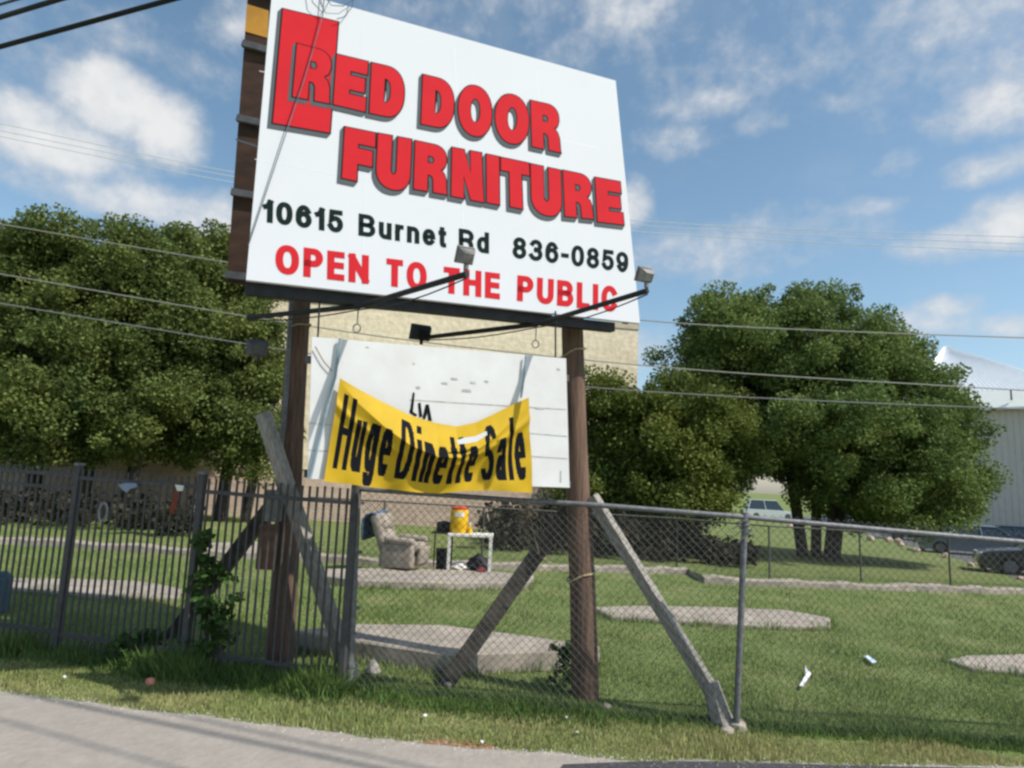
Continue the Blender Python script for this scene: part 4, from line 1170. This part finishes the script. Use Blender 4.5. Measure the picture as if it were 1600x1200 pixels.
def warehouse():
    M_wall = mat('ribbed_siding', (.60, .54, .47), .7, .05, 2); M_roof = mat('white_metal_roof', (.82, .84, .86), .35, .04, 2, metal=.1)
    M_fas = mat('white_fascia', (.92, .91, .84), .5, .03, 2)
    Y0 = 62
    p0 = at(1420, 800, Y0 + 6); p1 = at(1900, 800, Y0 - 9)
    base = (p0.x, p0.y, gz(p0.x)); t = thing('metal_warehouse', base, 'grey ribbed warehouse with white metal hip roof at the right edge', 'building')
    d = Vector((p1.x - p0.x, p1.y - p0.y, 0)); L = d.length; d.normalize(); n = Vector((-d.y, d.x, 0))   # n points away from camera
    if n.y < 0: n = -n
    zw = at(1560, 637, at(1560, 800, Y0).y).z; zf = at(1560, 608, Y0).z
    B = Vector(base); zg = base[2] - 1
    def P(s, k, z): q = B + d * s + n * k; return Vector((q.x, q.y, z))
    w = MB()
    # ribbed wall facing the camera
    pts = []; s = 0
    while s < L: pts += [(s, 0), (s + .34, 0), (s + .38, .05), (s + .46, .05)]; s += .5
    vs = []; fs = []
    for i, (s, k) in enumerate(pts):
        vs += [P(s, k, zg), P(s, k, zw)]
        if i: fs.append((2 * i - 2, 2 * i, 2 * i + 1, 2 * i - 1))
    w.add(vs, fs)
    w.add([P(0, 0, zg), P(0, 30, zg), P(0, 30, zw), P(0, 0, zw)], [(0, 1, 2, 3)])
    w.build('wall', M_wall, t)
    f = MB(); e = .9
    f.prism([P(-e, -e, zw), P(L, -e, zw), P(L, -e + 1.3, zf), P(-e + 1.3, -e + 1.3, zf)], (0, 0, -.08)); 
    f.prism([P(-e, -e, zw), P(-e, 30, zw), P(-e + 1.3, 30, zf), P(-e + 1.3, -e + 1.3, zf)], (0, 0, -.08))
    f.build('fascia', M_fas, t)
    so = MB(); so.prism([P(-e, -e, zw - .1), P(L, -e, zw - .1), P(L, .2, zw - .1), P(-e, .2, zw - .1)], (0, 0, -.12)); so.build('soffit', M_wall, t)
    # hip roof: apex line behind the left end, hip runs down to the right
    ap = at(1477, 540, Y0 + 10); 
    r = MB(); E0_ = P(-e + 1.3, -e + 1.3, zf + .01)
    qe = at(1612, 607, 0 + (P(11, 0, 0)).y); qe.z = zf + .01
    q1 = P(13.5, .4, zf + .01); q0 = P(-.0, .4, zf + .01); qb = P(0, 22, zf + .01)
    r.add([q0, q1, ap], [(0, 1, 2)]); r.add([q0, ap, qb], [(0, 1, 2)]); r.add([q1, P(13.5, 22, zf + .01), ap], [(0, 1, 2)])
    # standing seams
    for k in range(1, 34):
        a = q0.lerp(q1, k / 34)
        top = ap
        r.tube([a, a.lerp(top, .96)], .03, 4)
    r.build('roof', M_roof, t)
    ds = MB(); ds.tube([P(9.0, -.6, zf - .1), P(9.0, -.6, zf - 1.1)], .08, 6); ds.build('downpipe', M_frame, t)
warehouse()

# ------------------------------------------------------------------ parked cars
def car(label, loc, yaw, col, L=4.5, W_=1.78, H=1.42, suv=False, cat='car'):
    t = thing('parked_car', loc, label, cat, 'cars parked beyond the grass bank'); BASE[t.name] = (0, 0, 0); t.rotation_euler = (0, 0, yaw)
    paint = mat('paint_%d' % int(sum(c * 1000 * (i + 1) for i, c in enumerate(col))), col, .3, .04, 3, metal=.3, coat=.6)
    glass = mat('car_glass', (.03, .045, .055), .08, .1, 3, spec=.8); tyre = mat('tyre', (.02, .02, .02), .9, .1, 5); rim = mat('rim', (.16, .16, .165), .4, .1, 5, metal=.7)
    h = H
    prof = [(-L / 2, .35), (-L / 2 + .05, .75), (-L / 2 + .3, .88 if not suv else .98), (L * .16, .95), (L / 2 - .35, .80), (L / 2 - .05, .68), (L / 2, .4), (L / 2 - .1, .22), (-L / 2 + .1, .22)]
    b = MB(); n = len(prof); rows = []
    for y, sx, dz in ((-W_ / 2, .97, -.03), (-W_ / 2 + .1, 1, 0), (W_ / 2 - .1, 1, 0), (W_ / 2, .97, -.03)):
        rows.append([(x * sx, y, z + (dz if z > .5 else 0)) for x, z in prof])
    b.add([p for r in rows for p in r], [(i * n + k, i * n + (k + 1) % n, (i + 1) * n + (k + 1) % n, (i + 1) * n + k) for i in range(3) for k in range(n)] + [tuple(range(n)), tuple(3 * n + k for k in range(n))[::-1]])
    b.build('body', paint, t, True)
    x0, x1, x2, x3 = (-L / 2 + .25, -L / 2 + .55, L * .10, L * .24) if suv else (-L * .36, -L * .2, L * .08, L * .22)
    lo, w0, w1 = .9, W_ / 2 - .08, W_ / 2 - .26
    g = MB(); vs = [(x0, -w0, lo), (x3, -w0, lo), (x3, w0, lo), (x0, w0, lo), (x1, -w1, h - .05), (x2, -w1, h - .05), (x2, w1, h - .05), (x1, w1, h - .05)]
    g.add(vs, [(0, 1, 5, 4), (1, 2, 6, 5), (2, 3, 7, 6), (3, 0, 4, 7), (4, 5, 6, 7)]); g.build('windows', glass, t)
    r = MB(); r.rbox(((x1 + x2) / 2, 0, h - .03), (x2 - x1 + .12, 2 * w1 + .06, .06), .025); r.build('roof', paint, t, True)
    for sy in (-1, 1):
        for (xa, xb) in ((x0, x1), (x3, x2), ((x0 + x3) / 2, (x1 + x2) / 2)): MB().bar((xa, sy * (w0 + .005), lo), (xb, sy * (w1 + .005), h - .03), .05, .05).build('pillar', paint, t)
    for sx in (-1, 1):
        for sy in (-1, 1):
            rot = Matrix.Rotation(R_(90), 3, 'X')
            wv = MB(); wv.lathe((sx * L * .3, sy * (W_ / 2 - .1), .32), [(.2, -.1), (.31, -.1), (.33, -.06), (.33, .06), (.31, .1), (.2, .1)], 18, 0, rot); wh = wv.build('wheel', tyre, t, True)
            BASE[wh.name] = (0, 0, 0)
            MB().lathe((sx * L * .3, sy * (W_ / 2 - .1), .32), [(.0, -.105), (.2, -.105), (.2, .105), (.0, .105)], 14, 0, rot).build('rim', rim, wh)
    for sy in (-1, 1):
        MB().rbox((L / 2 - .14, sy * (W_ / 2 - .25), .66), (.16, .3, .12), .03).build('headlight', mat('lamp_glass', (.75, .78, .8), .15, .05, 3), t)
        MB().rbox((-L / 2 + .06, sy * (W_ / 2 - .2), .74), (.1, .26, .14), .03).build('tail_light', mat('tail_red', (.4, .02, .02), .2, .05, 3), t)
    return t
def cars():
    def on(u, v): p = gnd(u, v); return (p.x, p.y, gz(p.x))
    car('white car seen through the gap left of the tree stems', on(1203, 811), R_(-8), (.75, .77, .78), L=5.2, W_=1.95, H=1.95, suv=True)
    car('dark car cut off by the right edge beside the grass bank', on(1650, 903), R_(152), (.03, .035, .04))
    car('blue grey car parked second from the right edge', on(1520, 868), R_(152), (.16, .20, .25), H=1.42)
    car('dark blue car standing behind the blue grey car', on(1575, 858), R_(150), (.04, .06, .10), H=1.4)
    car('silver blue car parked between the low branches and the blue grey car', on(1440, 846), R_(152), (.34, .38, .44))
    car('dark teal car parked under the right side of the tree', on(1375, 828), R_(152), (.05, .09, .10))
    car('pale silver car parked just right of the tree stems', on(1322, 818), R_(165), (.55, .58, .60))
cars()
def boulders():
    labs = ['pale boulder nearest the right edge of the photo on the grass bank', 'second boulder from the right edge on the grass bank', 'third boulder from the right edge on the grass bank', 'fourth boulder from the right edge, below the blue grey car', 'fifth boulder from the right edge on the grass bank', 'larger pinkish boulder sixth from the right edge', 'small boulder seventh from the right edge', 'eighth boulder from the right, below the silver blue car', 'boulder ninth from the right, near the dark teal car', 'tenth boulder from the right on the bank', 'far boulder just right of the tree stems', 'far boulder left of the tree stems on the green bank']
    px = [(1594, 903), (1552, 892), (1538, 886), (1517, 882), (1478, 869), (1441, 858), (1408, 851), (1404, 846), (1389, 844), (1360, 842), (1235, 822), (1432, 860)]
    M = mat('pale_boulder', (.50, .38, .29), .9, .25, 3, bump=.02)
    for i, (u, v) in enumerate(sorted(px, key=lambda p: -p[0])):
        p = gnd(u, v + 3); r = 5.5 * p.y / F * random.uniform(.75, 1.1)
        bm = bmesh.new(); bmesh.ops.create_icosphere(bm, subdivisions=2, radius=r)
        for w in bm.verts: w.co *= 1 + (random.random() - .5) * .35; w.co.z *= .85
        me = bpy.data.meshes.new('boulder'); bm.to_mesh(me); bm.free(); me.materials.append(M)
        o = bpy.data.objects.new('boulder', me); COL.objects.link(o); o.location = (p.x, p.y, gz(p.x) + r * .5)
        tag(o, labs[i], 'boulder', 'boulders edging the parking lot')
boulders()

# ------------------------------------------------------------------ recliner, table and what lies about
PADY = 14.55
def padz(x): return gz(x) + .14
M_fab = mat('worn_upholstery', (.36, .31, .255), .9, scale=6, col2=(.235, .20, .16), bump=.006)
def recliner():
    p = gnd(623, 889, dz=.14); b = (p.x, p.y + .25, padz(p.x))
    t = thing('recliner_chair', b, 'worn greyish recliner armchair on the far concrete slab facing right', 'armchair'); BASE[t.name] = (0, 0, 0)
    t.rotation_euler = (0, 0, R_(-14))
    Ry = lambda a: Matrix.Rotation(R_(a), 3, 'Y')
    MB().rbox((.02, 0, .16), (.72, .74, .26), .05).build('base', M_fab, t, True)
    MB().rbox((.12, 0, .40), (.62, .50, .20), .07, Ry(-4), 3).build('seat', M_fab, t, True)
    bk = MB(); bk.rbox((-.37, 0, .62), (.22, .64, .88), .09, Ry(-21), 3); bk.rbox((-.29, 0, .56), (.20, .50, .34), .08, Ry(-21), 3); bk.rbox((-.41, 0, .87), (.22, .55, .34), .1, Ry(-21), 3)
    bk.build('backrest', M_fab, t, True)
    for s in (-1, 1):
        MB().rbox((.07, s * .36, .27), (.66, .16, .48), .06, None, 3).rbox((.1, s * .37, .55), (.62, .2, .13), .06, Ry(3), 3).build('armrest', M_fab, t, True)
    MB().rbox((.46, 0, .27), (.1, .5, .34), .04, Ry(8), 3).build('footrest', M_fab, t, True)
    sm = MB()
    for z0, x0 in ((.50, -.165), (.72, -.265), (.90, -.32)):
        sm.tube([(x0 + .012, -.24, z0), (x0, -.1, z0 - .012), (x0, .1, z0 - .012), (x0 + .012, .24, z0)], .009, 6)
    sm.build('seam', mat('seam_dark', (.16, .145, .12), .9, .2, 10), t, True)
    # jacket over the backrest
    c = MB(); rows = []
    for (x, z) in ((-.70, .52), (-.73, .75), (-.72, .93), (-.64, 1.04), (-.50, 1.08), (-.42, 1.05)):
        rows.append([(x + .012 * sin(9 * y) - .04, y, z + .02 * sin(7 * y)) for y in np.linspace(-.3, .25, 9)])
    n = 9; c.add([q for r in rows for q in r], [(i * n + k, i * n + k + 1, (i + 1) * n + k + 1, (i + 1) * n + k) for i in range(5) for k in range(n - 1)])
    o = c.build('jacket', mat('blue_cloth', (.07, .12, .20), .9, .3, 8), None, True)
    md = o.modifiers.new('thickness', 'SOLIDIFY'); md.thickness = .03
    o.location = b; o.rotation_euler = t.rotation_euler
    tag(o, 'blue jacket draped over the back of the recliner', 'jacket')
    return b
RB = recliner()
M_plw = mat('white_plastic', (.70, .68, .62), .5, .06, 5)
M_blk = mat('black_plastic', (.012, .012, .013), .6, .2, 5)
def table_set():
    p = gnd(731, 893, dz=.14); Y = p.y
    def X(u): return at(u, 893, Y).x
    zf = padz(p.x); k = Y / F
    x0, x1 = X(698), X(766); D = .55; H = .70
    t = thing('white_table', (p.x, Y + D / 2, zf), 'open white plastic table frame on the far slab carrying the yellow drum', 'table')
    tp = MB(); tp.rbox(((x0 + x1) / 2, Y + D / 2, zf + H), (x1 - x0 + .05, D, .06), .012); tp.build('table_top', M_plw, t)
    for x in (x0 + .02, x1 - .02):
        for y in (Y + .03, Y + D - .03):
            MB().bar((x, y, zf), (x, y, zf + H - .03), .055, .055).build('leg', M_plw, t)
    # drum
    dz = zf + H + .03; c = Vector((X(712), Y + .27, dz)); r = .185
    d = thing('yellow_drum', tuple(c), 'yellow water drum with a red lid standing on the white table', 'drum')
    MB().lathe(c, [(r * .9, 0), (r, .03), (r * .99, .2), (r * 1.02, .22), (r * .99, .25), (r * .99, .44), (r * .9, .47)], 24).build('body', mat('drum_yellow', (.72, .42, .012), .4, .08, 5), d, True)
    MB().lathe(c + Vector((0, 0, .471)), [(r * .93, 0), (r * .93, .03), (r * .7, .06), (.05, .07)], 24).build('lid', mat('drum_red', (.5, .06, .03), .45, .1, 5), d, True)
    lb = MB(); n = 8
    vs = []
    for z in (.33, .42):
        for i in range(n + 1):
            a = R_(lerp(-115, -55, i / n)); vs.append(c + Vector((r * 1.012 * cos(a), r * 1.012 * sin(a), z)))
    lb.add(vs, [(i, i + 1, n + 2 + i, n + 1 + i) for i in range(n)]); lb.build('paper_label', M_plw, d)
    c2 = Vector((X(730), Y + .2, dz))
    b = thing('yellow_bottle', tuple(c2), 'small yellow bottle beside the drum on the white table', 'bottle')
    MB().lathe(c2, [(.05, 0), (.055, .02), (.055, .1), (.02, .14), (.018, .18)], 14).build('body', MATS['drum_yellow'], b, True)
    MB().lathe(c2 + Vector((0, 0, .181)), [(.022, 0), (.022, .03), (.015, .035)], 10).build('cap', M_plw, b)
    # black side stand, box and bin
    xs = X(687); s = thing('side_stand', (xs, Y + .35, zf), 'thin dark stand between the recliner and the white table', 'stand')
    MB().rbox((xs, Y + .35, zf + .72), (.42, .4, .03), .008).build('stand_top', M_blk, s)
    for dx in (-.18, .18):
        MB().bar((xs + dx, Y + .5, zf), (xs + dx, Y + .5, zf + .705), .025).build('leg', M_blk, s)
    bx = MB(); bx.rbox((X(688), Y + .35, zf + .835), (.30, .24, .2), .02); bx.rbox((X(688), Y + .35, zf + .94), (.12, .03, .03), .01)
    tag(bx.build('black_case', M_blk, loc=(X(688), Y + .35, zf + .735)), 'black case on the thin stand left of the yellow drum', 'case')
    bn = MB(); bn.lathe((X(688), Y + .2, zf), [(.11, 0), (.125, .38), (.135, .39), (.135, .41)], 18)
    tag(bn.build('black_bin', M_blk, loc=(X(688), Y + .2, zf)), 'black bin on the slab left of the white table', 'bin')
    def lump(name, u, w, h, m, label, cat, y=.25):
        bm = bmesh.new(); bmesh.ops.create_icosphere(bm, subdivisions=3, radius=1)
        for q in bm.verts:
            nn = 1 + .22 * sin(q.co.x * 5 + q.co.y * 3) * cos(q.co.z * 6) + random.uniform(-.06, .06)
            q.co = Vector((q.co.x * w * nn, q.co.y * w * .7 * nn, max(q.co.z, -.55) * h * nn))
        me = bpy.data.meshes.new(name); bm.to_mesh(me); bm.free(); me.materials.append(m)
        o = bpy.data.objects.new(name, me); COL.objects.link(o); o.location = (X(u), Y + y, zf + h * .5)
        return tag(o, label, cat)
    lump('white_bag', 716, .17, .1, M_plw, 'crumpled white bag under the white table', 'bag')
    lump('dark_bag', 745, .22, .2, mat('dark_cloth', (.035, .033, .04), .9, .4, 10), 'dark bundle of clothes under the right side of the white table', 'bag', .3)
    lump('red_rag', 752, .08, .06, mat('red_cloth', (.28, .05, .04), .9, .2, 8), 'small red rag in front of the dark bundle', 'rag', .08)
table_set()

# ------------------------------------------------------------------ litter and things caught on the fence
def scrap(name, px, m, label, cat, dz=.03):
    p = [gnd(*q) for q in px]; c = sum(p, Vector()) / len(p)
    mb = MB()
    mb.prism([(q.x, q.y, gz(q.x) + dz + random.uniform(-.004, .012)) for q in p], (0, 0, -.004))
    tag(mb.build(name, m, loc=(c.x, c.y, gz(c.x))), label, cat)
M_paper = mat('white_paper', (.75, .75, .76), .8, .06, 10); M_blp = mat('pale_blue_paper', (.55, .66, .80), .7, .06, 10)
scrap('paper_scrap', [(1249, 1079), (1259, 1062), (1258, 1046), (1263, 1056), (1268, 1060), (1255, 1081)], M_paper, 'bent white paper strip on the lawn right of the line post', 'paper', .05)
scrap('paper_scrap', [(1350, 1032), (1356, 1030), (1370, 1041), (1364, 1043)], M_blp, 'pale blue paper scrap on the lawn near the right slab', 'paper', .05)
for (u, v, w, lab) in ((664, 1126, 3.5, 'white foam crumb on the verge left of the rusty dirt patch'), (885, 1128, 2.5, 'white scrap on the verge in front of the right post'), (901, 1152, 3, 'white litter speck near the road edge'), (100, 1065, 3, 'white litter speck on the verge at the far left'), (753, 1168, 3, 'white crumb at the road edge beside the rusty dirt')):
    scrap('litter_scrap', [(u - w, v), (u, v - 2), (u + w, v), (u, v + 2)], M_paper, lab, 'litter', .04)
def ball():
    p = gnd(234, 1072); t = MB().lathe((p.x, p.y, gz(p.x)), [(.0, .0), (.03, .005), (.042, .03), (.035, .06), (.0, .072)], 14)
    o = t.build('crumpled_cup', mat('coral_plastic', (.75, .30, .20), .5, .25, 25), None, True, loc=(p.x, p.y, gz(p.x)))
    tag(o, 'small coral and white ball of litter on the verge below the iron fence', 'litter')
ball()
def hung(name, poly, m, label, cat, off=.05):
    u = sum(p[0] for p in poly) / len(poly); q = ip(tpx(u)); Y = q.y - off
    mb = MB(); mb.prism([at(x, y, Y + random.uniform(-.012, .012)) for x, y in poly], (0, .012, 0))
    tag(mb.build(name, m, loc=tuple(at(u, poly[0][1], Y))), label, cat)
hung('hung_rag', [(184, 757), (198, 754), (213, 755), (214, 761), (203, 764), (198, 770), (190, 765)], mat('pale_blue_rag', (.22, .27, .34), .9, .1, 10), 'pale blue rag caught on the top rail of the iron fence', 'rag')
hung('hung_rag', [(274, 762), (279, 760), (276, 790), (270, 803), (264, 802), (268, 785)], mat('rust_rag', (.20, .055, .03), .9, .2, 10), 'rust red rag hanging left of the middle iron post', 'rag')
hung('hung_rag', [(273, 757), (287, 759), (285, 767), (277, 767)], M_plw, 'white knot of cloth tied at the top rail beside the middle iron post', 'rag', .06)
def wreath():
    q = ip(tpx(161)); c = at(161, 800, q.y - .05)
    mb = MB(); mb.tube([c + Vector((.04 * cos(a), 0, .085 * sin(a))) for a in np.linspace(0, 2 * pi, 20)], .012, 6)
    tag(mb.build('hanging_loop', mat('loop_grey', (.22, .22, .22), .8, .2, 10), None, True, loc=tuple(c)), 'grey loop of hose hanging on the iron fence', 'hose')
wreath()
def blue_bin():
    p = gnd(-2, 958); b = (p.x, p.y, gz(p.x)); t = tag(MB().rbox((p.x, p.y, gz(p.x) + .22), (.16, .16, .44), .03).lathe((p.x, p.y, gz(p.x) + .44), [(.07, 0), (.05, .03), (.03, .05)], 10).build('blue_canister', mat('blue_plastic', (.03, .085, .13), .5, .1, 6), loc=b), 'blue plastic canister behind the iron fence at the left edge', 'canister')
blue_bin()
def dry_stalk():
    M = mat('dry_stalk', (.20, .16, .11), .9, .2, 10)
    c = at(828, 790, 6.3); mb = MB()
    mb.tube([at(824, 790, 6.3), at(833, 830, 6.28), at(842, 865, 6.25)], .008, 5)
    for k in range(26):
        a = at(826 + RNG.normal(0, 7), 790 + RNG.uniform(-8, 25), 6.3 + RNG.normal(0, .03)); mb.tube([a, a + Vector((RNG.normal(0, .04), RNG.normal(0, .02), RNG.normal(0, .05)))], .005, 4)
    tag(mb.build('dry_stalk', M, loc=tuple(c)), 'dry brown weed stalk caught in the chain link under the banner', 'dry weed')
dry_stalk()
